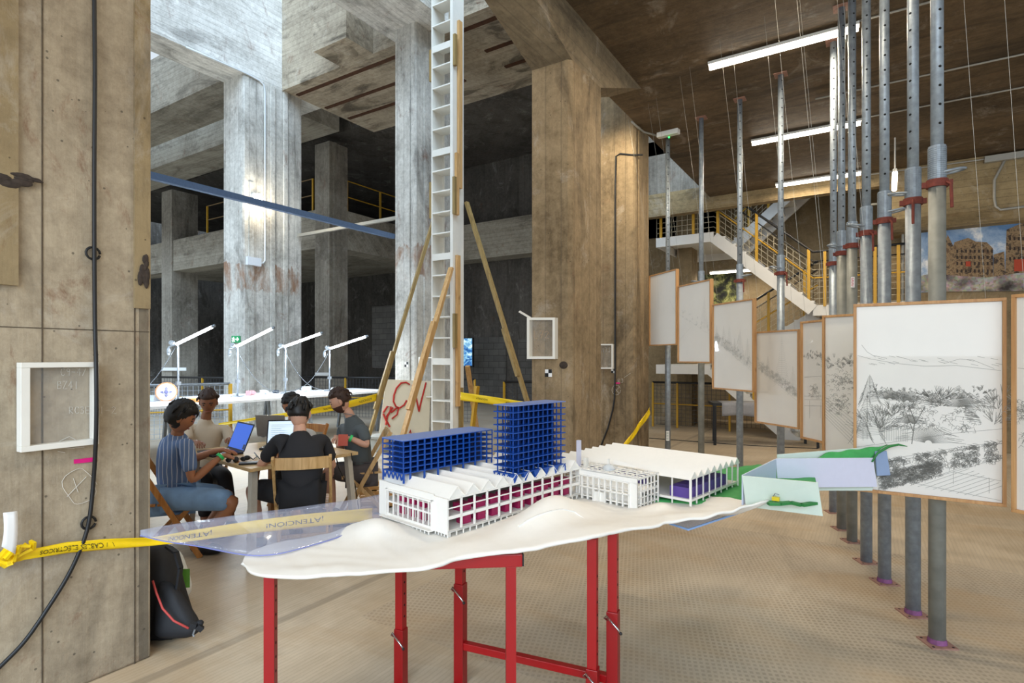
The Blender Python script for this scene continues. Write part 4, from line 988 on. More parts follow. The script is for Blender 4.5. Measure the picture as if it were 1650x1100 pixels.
strokes('chalk_mark', [circ, [(118, 770), (126, 793)], [(139, 768), (108, 800)]], fx, .0014, CHALK, 'chalk circle with a cross inside, low on the pillar', 'chalk writing')
strokes('chalk_mark', [[(90, 716), (97, 710), (112, 703), (121, 708), (117, 716), (105, 722), (120, 722)], [(93, 727), (105, 729)], [(108, 722), (136, 720)]], fx, .0016, CHALK, 'small chalk scribble at the bottom edge of the box frame', 'chalk writing')
g = G(); a, b, c, d = [PX(x, y, XF+.002) for x, y in ((119, 747), (156, 743), (156, 736), (119, 740))]; g.panel(a, b, c, d, .002); g.out('pink_tape', flat('pink_tape', 'e0147f', .6, var=.02), label='strip of pink tape on the pillar above the chalk circle', cat='tape')
t = thing('power_cable', 'thick black cable hanging down the near left pillar and curving to the floor', 'cable', PX(0, 1075, XF+.03))
cp = [(152, -260), (152, 0), (153, 120), (152, 260), (152, 400), (153, 520), (155, 600), (155, 690), (151, 770), (143, 842), (128, 888), (108, 930), (80, 975), (42, 1030), (2, 1072), (-60, 1130)]
g = G(); pts = [PX(x, y, XF+(.075 if 570 < y < 740 else .022)) for x, y in cp]
q = []
for i in range(len(pts)-1):
    for k in range(4):
        f = k/4; p0, p1, p2, p3 = pts[max(i-1,0)], pts[i], pts[i+1], pts[min(i+2,len(pts)-1)]
        q.append(.5*((2*p1)+(p2-p0)*f+(2*p0-5*p1+4*p2-p3)*f*f+(3*p1-p0-3*p2+p3)*f**3))
g.tube(q, .0095, 10); g.out('cable', BLK_M, t, smooth=True)
for x, y in ((150, 408), (143, 842)):
    g = G(); p = PX(x, y, XF+.012); g.tube([p+V((0, cos(a*.5)*.03, sin(a*.5)*.03)) for a in range(13)], .006, 6); g.out('clip', BLK_M, t, smooth=True)
# ================================================================ CAUTION TAPE
TY = flat('caution_yellow', 'f2cd12', .35, var=.04); TBK = flat('tape_black', '1a1a14', .6, var=0)
def tape(name, pts, hw, label, text=None, tw=0):
    """pts: world points; hw: half widths; twist vectors optional"""
    t = thing(name, label, 'tape', pts[0], 0, 'yellow caution tapes')
    n = len(pts)-1
    def base(u):
        x = min(max(u, 0), .9999)*n; i = int(x); f = x-i; return pts[i].lerp(pts[i+1], f), hw[i]+(hw[i+1]-hw[i])*f
    def F(u, v, o=0):
        p, h = base(u); p2, _ = base(min(u+.01, 1)); p1, _ = base(max(u-.01, 0)); d = (p2-p1).normalized(); side = V((0,0,1)).lerp(d.cross(V((0,0,1))), tw*.5).normalized() if tw else V((0,0,1))
        nn = d.cross(side).normalized()
        if nn.dot(O3-p) < 0: nn = -nn
        return p+side*(v-.5)*2*h+nn*(o+.006*sin(v*6+u*14))
    g = G(); g.grid(lambda u, v: F(u, v), 60, 6); g.out('ribbon', TY, t, smooth=True, solid=.001)
    for (body, u0, sc, flip) in text or []:
        g = G(); L = sum((pts[i+1]-pts[i]).length for i in range(n)); p, h = base(u0)
        s_ = -1 if flip else 1
        textgeo(g, body, lambda x, y: F(u0+s_*x*sc/L, .5+s_*y*sc/(2*h), .003)); g.out('printed_text', TBK, t)
    return t
XT = XF+.03
tape('caution_tape', [PX(-60, 908, XT), PX(0, 902, XT), PX(40, 894, XT), PX(110, 882, XT), PX(180, 876, XT), PX(243, 872, XT), P(300, 864, 3.1), P(400, 850, 3.25), P(500, 838, 3.4), P(600, 828, 3.6)],
     [.03, .026, .021, .026, .026, .022, .030, .036, .04, .04], 'yellow caution tape reading cables eléctricos stretched from the near pillar', [('CABLES ELÉCTRICOS', .34, .034, True), ('\\   /', .44, .03, True), ('¡ATENCIÓN!', .86, .036, True), ('¡ATENCIÓN!', .66, .036, True)])
g = G(); random.seed(2)
for k in range(5):
    pts = [PX(2+random.uniform(-6, 10), 900+random.uniform(-12, 14), XT+.01)]
    for j in range(3): pts.append(pts[-1]+V((random.uniform(-.01, .02), random.uniform(-.03, .05), random.uniform(-.035, .035))))
    for a, b in zip(pts, pts[1:]): g.bar(a, b, .012, .03, (1, .3, .2))
a = PX(26, 892, XT+.01); g.bar(a, PX(44, 876, XT+.02), .008, .022); g.out('tape_knot', TY, label='knotted bundle of yellow tape at the left edge of the picture', cat='tape', group=None)
g = G(); a, b, c, d = PX(5, 826, XT+.05), PX(28, 823, XT+.05), PX(24, 892, XT+.06), PX(2, 880, XT+.06)
g.grid(lambda u, v: a.lerp(b, u).lerp(d.lerp(c, u), v)+V((.02*sin(v*3), 0, 0)), 3, 6); e_, f_ = PX(16, 905, XT+.03), PX(24, 888, XT+.06)
g.out('paper_strip', flat('paper_white', 'ecebe8', .7, var=.01), label='white paper strip tucked into the tape knot at the left edge', cat='paper', smooth=True, solid=.0015)
tape('caution_tape', [P(352, 684, 7.9), P(420, 673, 8.0), P(500, 663, 8.3), P(560, 652, 8.8), P(617, 637, 9.6)], [.02, .02, .04, .055, .06], 'yellow caution tape behind the seated people, ending at the painted plywood', [('ATENCIÓN', .62, .04, True), ('ATENCIÓN', .87, .05, True)])
tape('caution_tape', [P(742, 638, 9.2), P(800, 646, 9.0), P(862, 655, 8.8)], [.065, .06, .05], 'wide yellow caution tape between the shelf tower and the square column', [('ATENCIÓN', .3, .04, False), ('ATENCIÓN', .7, .04, False)])
tape('caution_tape', [P(1047, 662, 8.15), P(1032, 684, 7.8), P(1016, 706, 7.5), P(996, 732, 7.3)], [.06, .05, .045, .04], 'diagonal yellow caution tape wrapped round the rear brown column')
g = G(); g.bar(PZ(756, 733, .0), P(769, 622, 9.15), .07, .05); g.out('leaning_post', YEL, label='leaning yellow post behind the tape, right of the shelf tower', cat='post')
# ================================================================ COLUMN FRAMES, TARGETS
def boxframe(f, x0, x1, y0, y1, bw, dep, label, group=None):
    c = f((x0+x1)/2, y1, 0); t = thing('box_frame', label, 'frame', c)
    def hx(g, a0, a1, b0, b1): g.hexa([f(a0,b1,0), f(a1,b1,0), f(a1,b1,dep), f(a0,b1,dep), f(a0,b0,0), f(a1,b0,0), f(a1,b0,dep), f(a0,b0,dep)])
    g = G(); hx(g, x0, x1, y0, y0+bw); hx(g, x0, x1, y1-bw, y1); hx(g, x0, x0+bw, y0+bw, y1-bw); hx(g, x1-bw, x1, y0+bw, y1-bw); g.out('frame', WPAINT, t)
    g = G(); hx2 = [f(x0+bw,y1-bw,dep*.6), f(x1-bw,y1-bw,dep*.6), f(x1-bw,y0+bw,dep*.6), f(x0+bw,y0+bw,dep*.6)]; g.panel(*hx2, .002); g.out('glass_pane', flat('glass', 'e8eef0', .02, alpha=.05, var=0), t)
f4 = lambda x, y, o=0: (lambda p: V((p.x, 4.7245-o, p.z)))(PY(x, y, 4.7245))
f5 = lambda x, y, o=0: (lambda p: V((p.x, 7.569-o, p.z)))(PY(x, y, 7.569))
f3_ = lambda x, y, o=0: (lambda p: V((p.x, 8.049-o, p.z)))(PY(x, y, 8.049))
boxframe(f4, 854, 899, 512, 578, 4, .06, 'white box frame on the square column around a chalked code')
boxframe(f5, 963, 990, 554, 594, 2.2, .06, 'small white box frame on the rear brown column, partly hidden by the square one')
boxframe(f3_, 677, 700, 575, 640, 2, .05, 'white box frame on the grey column behind the shelf tower')
strokes('chalk_mark', word('L72', 861, 545, 7, 12), lambda x, y: f4(x, y, .002), .0016, flat('chalk_orange', 'cfa070', .9, var=0), 'chalked L72 on the square column inside its box frame', 'chalk writing')
strokes('chalk_mark', word('173', 970, 567, 4, 7), lambda x, y: f5(x, y, .002), .0018, CHALK, 'chalked 173 on the rear column inside its small frame', 'chalk writing')
strokes('chalk_mark', [[(993+7*cos(a*.5), 628+8*sin(a*.5)) for a in range(13)], [(990, 624), (997, 633)], [(997, 624), (990, 633)], [(1006, 608), (1016, 601)]]+word('R3', 996, 616, 4, 6), lambda x, y: f5(x, y, .002), .0022, CHALK, 'chalk circle and code on the rear column below the cable end', 'chalk writing')
g = G(); g.panel(f4(840, 503, .05), f4(842, 501, .05), f4(857, 511, .02), f4(855, 513, .02), .015); g.out('white_stick', WPAINT, label='white stick poking out left of the box frame on the square column', cat='stick')
g = G(); g.box(f5(992, 0).x, f5(999, 0).x, 7.562, 7.568, f5(0+995, 618).z, f5(995, 616).z); g.out('pink_tape', flat('pink_tape', 'e0147f', .6), label='tiny pink tape mark on the rear brown column', cat='tape')
def target(f, x, y, w_, h, label):
    t = thing('survey_target', label, 'target', f(x, y+h, 0), 0, 'chequered survey targets'); g = G()
    q = lambda a, b, c, d, g: g.panel(f(a, d, .002), f(c, d, .002), f(c, b, .002), f(a, b, .002), .002)
    q(x, y, x+w_, y+h, g); g.out('white_card', flat('card_white', 'f0f0ee', .7, var=0), t); f2 = lambda x, y, o=0: f(x, y, .0045)
    g = G(); q2 = lambda a, b, c, d: g.panel(f2(a, d), f2(c, d), f2(c, b), f2(a, b), .001)
    q2(x+w_/2, y, x+w_, y+h/2); q2(x, y+h/2, x+w_/2, y+h); g.out('black_square', flat('print_black', '101010', .7, var=0), t)
target(f4, 878.5, 595, 11, 12, 'black and white chequered target on the square column under its frame')
target(f5, 985, 594, 7, 7, 'small chequered target on the rear brown column beside the cable')
target(f3_, 652, 583, 6, 8, 'small chequered target on the grey column left of the shelf tower')
g = G(); g.ell(f4(908, 588, 0), (.045, .02, .035), 12, 8); g.out('burnt_knot', flat('burnt_wood', '3a3029', .9), label='dark burnt knot in the square column right of its box frame', cat='knot')
pipe('wall_cable', [f5(x, y, .014) for x, y in ((1036, 250), (1018, 250), (1000, 248), (993, 252), (992, 300), (992, 400), (992, 500), (992, 590), (991, 640), (988, 660), (980, 690), (970, 715), (962, 740))], .012, BLK_M, 'thin black cable running down the rear brown column', 'cable')
# spot lamp washing the rear brown column, fixed behind the haunch
t = thing('spot_lamp', 'small spot lamp fixed behind the haunch, lighting the rear brown column', 'light', (-2.95, 6.3, 4.6))
g = G(); g.tube([(-2.79, 6.3, 4.7), (-2.92, 6.3, 4.7)], .015, 8); g.tube([(-2.92, 6.28, 4.72), (-2.94, 6.38, 4.66)], [.04, .055], 12); g.out('lamp_head', LH, t)
l = bpy.data.lights.new('spot', 'SPOT'); l.energy = 110; l.color = (1, .86, .62); l.spot_size = R(80); l.spot_blend = .8; l.shadow_soft_size = .05
o = bpy.data.objects.new('spot_light', l); COL.objects.link(o); o.location = (-2.95, 6.42, 4.62); o.rotation_euler = V((-.1, 1.15, -.55)).to_track_quat('-Z', 'Y').to_euler()
# ================================================================ SHELF TOWER
fr = P(730, 576, 9.6); xr, yf = fr.x, fr.y; xl = PY(695, 576, yf).x; yb = PX(747.5, 576, xr).y; TW = 8.7
t = thing('shelf_tower', 'tall white ladder like shelf tower strapped with battens, rising out of the picture', 'tower', ((xl+xr)/2, (yf+yb)/2, 0))
g = G(); g.box(xl, xl+.025, yf, yb, 0, TW); g.out('side_panel', WPAINT, t); g = G(); g.box(xr-.045, xr-.005, yf, yb, 0, TW); g.out('side_panel', WPAINT, t)
g = G(); g.box(xl+.025, xl+.05, yb-.03, yb, 0, TW); g.box(xr-.06, xr-.045, yf-.004, yf+.02, 0, TW); g.out('back_stile', WPAINT, t)
z = .48; i = 0
while z < TW-.1:
    g = G(); g.box(xl+.025, xr-.045, yf+.004, yb-.03, z, z+.022)
    if i % 5 == 3: g.box(xl+.025, xr-.045, yf+.004, yf+.02, z-.09, z)
    g.out('shelf', WPAINT, t); z += .362; i += 1
def zz(y, d=9.6): return 1.6+(576-y)*d/910
for (x, ya_, yb_, m, w_) in ((739, 28, 300, PINE, .075), (734.5, 245, 345, PINE, .06), (736, 410, 655, PINE, .07), (731.5, 55, 105, PINE2, .05), (730.5, 285, 345, PINE2, .05), (741, 625, 740, PINE2, .06), (731, 505, 560, PINE2, .06)):
    p = PX(x, 576, xr); g = G(); g.box(xr+.001, xr+.05, p.y-w_*.6, p.y+w_*.6, max(0, zz(yb_)), zz(ya_)); g.out('batten', m, t)
for (x, ya_, yb_) in ((692.5, 66, 118), (690.5, 285, 345)):
    g = G(); g.box(xl-.05, xl-.002, yf, yf+.06, zz(yb_), zz(ya_)); g.out('batten', PINE2, t)
def brace(a, b, w_, m, lab, spl=None):
    t2 = thing('timber_brace', lab, 'brace', b, 0, 'timber braces propping the shelf tower')
    g = G(); g.bar(a, b, w_, .05); g.out('plank', m, t2)
    if spl: n_ = V((.0, -.05, 0)); g = G(); g.bar(a.lerp(b, spl[0])+n_, a.lerp(b, spl[1])+n_, w_, .05); g.out('splice_plank', m, t2)
def F0(x, y): p = PZ(x, y, 0); return p+V((0,0,.02))
brace(V((xl-.03, yf+.1, zz(345))), F0(586, 732), .075, PINE2, 'long old timber brace on the left side of the shelf tower', (.58, .82))
brace(V((xr-.0, yf-.05, zz(432))), F0(637, 746), .085, PINE, 'new orange pine brace crossing in front of the shelf tower', (.3, .75))
brace(V((xr+.06, yb, zz(320))), F0(878, 742), .075, PINE2, 'long old timber brace on the right side of the shelf tower', (.52, .7))
brace(V((xr+.04, yb+.05, zz(590))), F0(771, 712), .08, PINE, 'short pine brace behind the shelf tower at its foot')
# plywood board with red spray paint
t = thing('plywood_sheet', 'pale plywood sheet sprayed with red letters leaning on the grey column', 'board', PZ(655, 716))
b0, b1 = PZ(608, 722), PZ(690, 716); u_ = (b1-b0); top0 = P(622, 611, 10.25); top1 = P(694, 614, 10.6)
g = G(); g.panel(b0+V((0,0,.01)), b1+V((0,0,.01)), top1, top0, .018); g.out('sheet', flat('plywood_pale', 'd8cbb0', .75, var=.05, nsc=4), t)
nb = (b1-b0).cross(top0-b0).normalized(); nb = nb if nb.dot(O3-b0) > 0 else -nb
def onb(x, y, o=.035):
    r_ = ray(x, y); s_ = (b0-O3).dot(nb)/r_.dot(nb); return O3+r_*s_+nb*o
SP = flat('spray_red', 'b3271c', .8, var=.1)
def cc(x, y): return (580+x/6.11, 560+y/6.11)
L_ = [[(485, 365), (450, 343), (400, 350), (355, 400), (330, 470), (325, 530), (350, 580), (385, 595), (430, 565), (455, 520)],
      [(490, 600), (500, 500), (515, 370)], [(515, 370), (545, 480), (575, 620)], [(575, 630), (600, 520), (645, 345)],
      [(225, 650), (255, 720), (290, 780)], [(250, 760), (265, 680), (300, 610), (320, 590)], [(225, 640), (265, 580), (300, 580), (290, 630), (255, 680)], [(300, 640), (350, 600), (375, 600), (360, 660), (310, 700)]]
g = G()
for l in L_: g.tube([onb(*cc(*p)) for p in l], .016, 6)
g.out('spray_letter', SP, t)
g = G()
for l in ([(480, 840), (490, 810), (500, 850), (530, 845), (545, 855)], [(560, 850), (600, 848)]): g.tube([onb(*cc(*p)) for p in l], .012, 5)
g.out('spray_mark', SP, t)
# grey plastic crate by the plywood
p = PZ(612, 727); g = G(); g.box(p.x-.2, p.x+.12, p.y-.1, p.y+.2, 0, .22); g.box(p.x-.23, p.x+.15, p.y-.13, p.y+.23, .22, .27); g.out('storage_box', flat('grey_plastic', '9b9a92', .5), label='small grey lidded box on the floor left of the plywood', cat='box', bevel=.01)
# ================================================================ STEEL BEAMS, FLOOD LAMP, SIGNS ON THE PALE COLUMN
BS = flat('blue_steel', '5b6f8c', .5, .3, var=.1)
a, b = PX(160, 262, -7.9), V((-7.9, 8.08, 3.97)); g = G(); g.bar(PX(235, 281, -7.9)+(PX(235, 281, -7.9)-b)*.4, b, .08, .09); g.out('steel_beam', BS, label='blue steel beam crossing in front of the pale column to the grey column', cat='beam')
g = G(); g.bar((-11.9, 8.9, 4.6), (-7.86, 8.9, 4.6), .07, .07); g.out('steel_beam', flat('bare_steel', 'a09d94', .5, .3), label='pale steel strut between the pale column and the grey column', cat='beam')
xa = -11.93
pipe('conduit', [PX(x, y, xa+.02) for x, y in ((300, 76), (350, 98), (400, 120), (418, 130), (425, 137), (427, 150), (427, 250), (427, 420), (424, 424), (417, 424))], .02, flat('conduit_white', 'd5d8da', .4, var=0), 'white conduit running down the pale column', 'conduit')
t = thing('flood_lamp', 'small lit flood lamp on the face of the pale column', 'light', PX(414, 322, xa+.1))
p = PX(414, 320, xa+.12); g = G(); g.box(xa, p.x+.02, p.y-.09, p.y+.09, p.z-.02, p.z+.11); g.out('lamp_body', LH, t)
g = G(); g.ell(p+V((.05, 0, 0)), (.05, .11, .11), 14, 10); g.out('lamp_glass', flat('flood_glass', 'ffffff', .3, emit=40, ecol='ffe9c4', var=0), t, smooth=True)
l = bpy.data.lights.new('flood', 'POINT'); l.energy = 25; l.color = (1, .86, .62); l.shadow_soft_size = .1; o = bpy.data.objects.new('flood_light', l); COL.objects.link(o); o.location = p+V((.28, -.05, -.12))
p = PX(407, 422, xa+.02); g = G(); g.box(xa, xa+.08, PX(396, 420, xa).y, PX(418, 420, xa).y, PX(407, 428, xa).z, PX(407, 415, xa).z); g.out('junction_box', flat('box_white', 'e2e6ec', .4, var=0), label='white junction box on the pale column below the flood lamp', cat='box')
t = thing('exit_sign', 'green emergency exit sign with white arrow on the pale column', 'sign', PY(381, 552, 7.465))
fS = lambda x, y, o=0: (lambda p: V((p.x, 7.468-o, p.z)))(PY(x, y, 7.468))
g = G(); g.panel(fS(375, 552, .02), fS(388, 552, .02), fS(388, 541, .02), fS(375, 541, .02), .02); g.out('sign_board', flat('exit_green', '0f8a50', .5, emit=.35, var=0), t)
g = G()
g.tube([fS(382, 546.5, .035), fS(386.5, 546.5, .035)], .012, 5); g.tube([fS(384.5, 544, .035), fS(386.8, 546.5, .035), fS(384.5, 549, .035)], .012, 5)
g.tube([fS(379, 543, .035), fS(378.5, 546, .035), fS(377, 548, .035), fS(378, 551, .035)], .012, 5); g.tube([fS(376.5, 545, .035), fS(379, 545, .035), fS(380.5, 546.5, .035)], .009, 5); g.tube([fS(378.5, 547, .035), fS(380.5, 550, .035)], .01, 5)
g.out('sign_symbol', flat('sign_white', 'ffffff', .5, emit=.6, var=0), t)
for (x0_, x1_, y0_, y1_, Y_, lb) in ((508, 530, 600, 605, 11.13, 'white label strip low on the dim column'), (261, 300, 592, 597, 11.1, 'white label strip low on the far left dim column')):
    q = [PY(x0_, y1_, Y_), PY(x1_, y1_, Y_), PY(x1_, y0_, Y_), PY(x0_, y0_, Y_)]; g = G(); g.panel(*q, .02); g.out('label_strip', flat('card_white', 'f0f0ee', .7), label=lb, cat='label')
# lit screen on the back wall
t = thing('wall_screen', 'bright upright screen showing a crowd on the dark back wall', 'screen', PY(753, 592, 15.1))
fT = lambda x, y, o=0: (lambda p: V((p.x, 15.1-o, p.z)))(PY(x, y, 15.1))
g = G(); g.panel(fT(741, 592), fT(763, 591), fT(763, 544), fT(741, 544), .08); g.out('screen_case', BLK_M, t)
k = N('screen_picture'); n_ = k.noise(k.scale(k.pos(), (1, 1, 1.2)), 3.0, 5, .7, 1.0); cr = k.ramp(n_, [(.36, '0b2450'), (.46, '2f6fb5'), (.55, '8fc6dc'), (.64, 'f4fbff')]); k.link(cr, k.p.inputs['Emission Color']); k.p.inputs['Emission Strength'].default_value = 1.2; k.p.inputs['Base Color'].default_value = (0, 0, 0, 1)
g = G(); g.panel(fT(743, 590, .05), fT(762, 589, .05), fT(762, 545, .05), fT(743, 545, .05), .01); g.out('display', k.m, t)
# ================================================================ WORK TABLE WITH LIGHT STANDS
WT = flat('work_top', 'e6e8ea', .35, var=.02)
t = thing('work_table', 'long white work table brightly lit by tube lights, in front of the barriers', 'table', (-9.7, 5.4, 0))
g = G(); g.hexa([(-10.7, 2.6, .86), (-8.62, 2.6, .86), (-8.8, 9.0, .86), (-10.1, 9.0, .86), (-10.7, 2.6, .9), (-8.62, 2.6, .9), (-8.8, 9.0, .9), (-10.1, 9.0, .9)]); g.out('table_top', WT, t)
for y in (3.0, 5.0, 6.9, 8.8):
    for x in (-10.2, -8.95): g = G(); g.bar((x-.15, y, 0), (x, y, .86), .05, .05, (0, 1, 0)); g.bar((x+.15, y, 0), (x, y, .86), .05, .05, (0, 1, 0)); g.out('leg', STEEL, t)
STL = ['leftmost lit tube on its light stand, against the dark opening', 'second lit tube light stand from the left, next to the exit sign', 'third lit tube light stand from the left, in front of the pale column', 'rightmost lit tube light stand, in front of the dim column']
for i, (px_, (ax, ay), (bx, by)) in enumerate(((287, (285, 554), (343, 526)), (383, (382, 557.5), (439, 529)), (460, (459, 558), (517, 537)), (531, (533, 561), (590, 542)))):
    q = PX(px_, 640, -9.55); d_ = (q-O3).dot(V((-sin(YAW), cos(YAW), 0)))
    t = thing('tube_light_stand', STL[i], 'light', (q.x, q.y, .9), 0, 'tube light stands on the work table')
    a = P(ax, ay, d_); b = P(bx, by, d_-.75); g = G(); g.tube([(q.x, q.y, .9), (q.x, q.y, a.z-.02)], .016, 8); g.out('pole', STEEL, t, smooth=True)
    g = G(); g.box(q.x-.12, q.x+.12, q.y-.02, q.y+.02, .9, .92); g.box(q.x-.02, q.x+.02, q.y-.12, q.y+.12, .9, .92); g.out('base', STEEL, t); g = G(); g.box(q.x-.03, q.x+.03, q.y-.03, q.y+.03, 1.15, 1.21); g.out('collar', STEEL, t)
    g = G(); g.ell(a+V((-.04, -.06, .02)), (.05, .05, .04), 8, 6); g.ell(a+V((-.1, -.08, -.12)), (.03, .03, .07), 8, 6); g.bar(a+V((-.1, -.08, -.05)), a, .02, .02); g.out('clamp', flat('clamp_metal', 'b7bfc6', .3, .7), t)
    e_ = (b-a).normalized(); g = G(); g.tube([a, b], .022, 10); tb_ = g.out('tube', flat('led_tube', 'ffffff', .4, emit=22, ecol='eaf4ff', var=0), t, smooth=True)
    g = G(); g.tube([b, b+e_*.05], .024, 10); g.out('tube_cap', STEEL, tb_, smooth=True); g = G(); g.tube([a-e_*.04, a], .024, 10); g.out('tube_cap', STEEL, tb_, smooth=True)
    c_ = [a+V((-.04, 0, -.05))]; q2 = V((q.x+.1, q.y+1.0, .92)) if i in (1, 2) else V((q.x-.3, q.y-.9, .92))
    for s_ in range(1, 11): f = s_/10; pp_ = c_[0].lerp(q2, f); pp_.z -= .32*sin(f*pi)*(1-f*.3); pp_.z = max(pp_.z, .92); c_.append(pp_)
    g = G(); g.tube(c_, .006, 5); g.out('cable', flat('cable_grey', '565b60', .5, var=0), t, smooth=True)
    l = bpy.data.lights.new('tube', 'AREA'); l.shape = 'RECTANGLE'; l.size = 1.1; l.size_y = .06; l.energy = 36; l.color = (.86, .94, 1); o = bpy.data.objects.new('tube_glow', l); COL.objects.link(o)
    o.location = (a+b)/2-V((0, 0, .04)); xz = e_; zz_ = V((0, 0, 1)); zz_ = (zz_-xz*zz_.dot(xz)).normalized(); yy_ = zz_.cross(xz); o.rotation_euler = Matrix((xz, yy_, zz_)).transposed().to_euler()
# clutter on the work table
random.seed(11); CL_M = [flat('clutter_pale', 'c9d0d6', .4, .2), flat('clutter_dark', '4a4f58', .5), flat('clutter_pink', 'b98a8f', .5), flat('clutter_orange', 'c98a4a', .5)]
for k in range(16):
    y = 3.6+k*.33; x = -9.9+random.uniform(-.3, .6); s_ = random.uniform(.04, .09); m = CL_M[random.choice((0, 0, 1, 2))]; t = thing('camera_gear', 'small %s piece of camera gear among the clutter on the work table' % {CL_M[0]: 'pale', CL_M[1]: 'dark grey', CL_M[2]: 'pinkish'}[m], 'equipment', (x, y, .9), random.uniform(0, 3), 'small gear on the work table')
    g = G(); g.box(-s_, s_, -s_*.6, s_*.6, 0, s_*1.2); g.out('body', m, t, local=True, bevel=.006); g = G(); g.tube([(0, -s_*.6, s_*.6), (0, -s_*1.4, s_*.6)], s_*.4, 10); g.out('lens', m, t, local=True)
p = PX(268, 632, -9.6); t = thing('round_sign', 'round pale disc with an orange rim standing on the work table', 'disc', (p.x, p.y, .9)); c = V((p.x, p.y, 1.05)); dv = (O3-c); dv.z = 0; dv.normalize()
g = G(); g.tube([c, c+dv*.05], .155, 24); g.out('rim', flat('rim_orange', 'c98a5f', .5), t); g = G(); g.tube([c+dv*.051, c+dv*.056], .135, 24); g.out('face', flat('disc_face', 'e9e6ea', .5), t)
g = G(); rt = V((-dv.y, dv.x, 0))
for a in range(4): v_ = (rt*cos(a*pi/2)+V((0,0,1))*sin(a*pi/2)); g.tube([c+dv*.058+v_*.045, c+dv*.06+v_*.085], [.03, .004], 4)
g.ell(c+dv*.058, (.03, .03, .03), 10, 6); g.out('emblem', flat('emblem_violet', '6f6f9a', .5), t)
p = PX(318, 641, -9.0); g = G(); g.box(p.x-.08, p.x+.08, p.y-.12, p.y+.12, .9, .96); g.out('orange_box', CL_M[3], label='small orange box on the edge of the work table', cat='box', bevel=.006)
# ================================================================ FOLDING CHAIRS
def folding_chair(label, m, loc, rz):
    t = thing('folding_chair', label, 'chair', loc, rz, 'wooden folding chairs')
    W = .205
    for s in (-1, 1):
        g = G(); g.bar((s*W, -.26, .85), (s*W, .21, 0), .022, .042, (0, 1, 1)); g.out('back_stile', m, t, local=True, bevel=.003)
        g = G(); g.bar((s*(W-.028), .17, .44), (s*(W-.028), -.24, 0), .02, .036, (0, 1, 1)); g.out('rear_leg', m, t, local=True, bevel=.003)
    g = G(); g.grid(lambda u, v: V((-W+.01+2*(W-.01)*u, -.236-.03*sin(u*pi)+.0*v, .755+.09*v)), 10, 3); g.out('back_slat', m, t, local=True, solid=.016)
    for i in range(5): g = G(); y = -.17+.082*i; g.box(-W+.016, W-.016, y, y+.068, .435, .452); g.out('seat_slat', m, t, local=True, bevel=.003)
    g = G(); g.box(-W+.0, W, .19, .215, .40, .435); g.out('seat_rail', m, t, local=True)
    g = G(); g.bar((-W, .125, .14), (W, .125, .14), .018, .03); g.out('stretcher', m, t, local=True); g = G(); g.bar((-W+.03, -.13, .12), (W-.03, -.13, .12), .018, .03); g.out('stretcher', m, t, local=True)
    return t
FW, RT = V((-sin(YAW), cos(YAW), 0)), V((cos(YAW), sin(YAW), 0))
def yawof(lat, fwd):  # facing direction given in camera terms -> rotation of local +y
    d = RT*lat+FW*fwd; return math.atan2(-d.x, d.y)
def flr(x, d): p = P(x, 576, d); return V((p.x, p.y, 0))
# ================================================================ PEOPLE
def bake_skin(nodes, edges, sub=1):
    me = bpy.data.meshes.new('tmp'); me.from_pydata([n[0] for n in nodes], edges, []); o = bpy.data.objects.new('tmp', me); COL.objects.link(o)
    k = o.modifiers.new('s', 'SKIN'); k.use_smooth_shade = True
    for i, n in enumerate(nodes):
        r = n[1]; r = r if isinstance(r, tuple) else (r, r)
        me.skin_vertices[0].data[i].radius = r; me.skin_vertices[0].data[i].use_root = (i == 0)
    s = o.modifiers.new('u', 'SUBSURF'); s.levels = sub; s.render_levels = sub
    dg = bpy.context.evaluated_depsgraph_get(); dg.update(); m = bpy.data.meshes.new_from_object(o.evaluated_get(dg))
    bpy.data.objects.remove(o); bpy.data.meshes.remove(me); return m
def elbow(a, b, l1, l2, hint):
    d = b-a; L = min(d.length, (l1+l2)*.995); dn = d.normalized(); x = (l1*l1-l2*l2+L*L)/(2*L); h = math.sqrt(max(0, l1*l1-x*x)); hn = (hint-dn*hint.dot(dn)).normalized()
    return a+dn*x+hn*h
def headfn(q):
    # unit sphere -> head; +y is the face, z up
    x, y, z = q
    s = 1-.28*max(0, -z)**1.3; y2 = y*(1-.12*max(0, -z)) + (.10 if z < -.55 and y > 0 else 0)*(-z)
    nose = .22*math.exp(-((x/.13)**2))*math.exp(-(((z+.18)/.16)**2)) if y > .5 else 0
    brow = .05*math.exp(-(((z-.12)/.1)**2)) if y > .5 else 0
    sock = -.06*math.exp(-(((abs(x)-.36)/.15)**2))*math.exp(-(((z-.0)/.1)**2)) if y > .4 else 0
    return V((x*s, y2+nose+brow+sock, z))
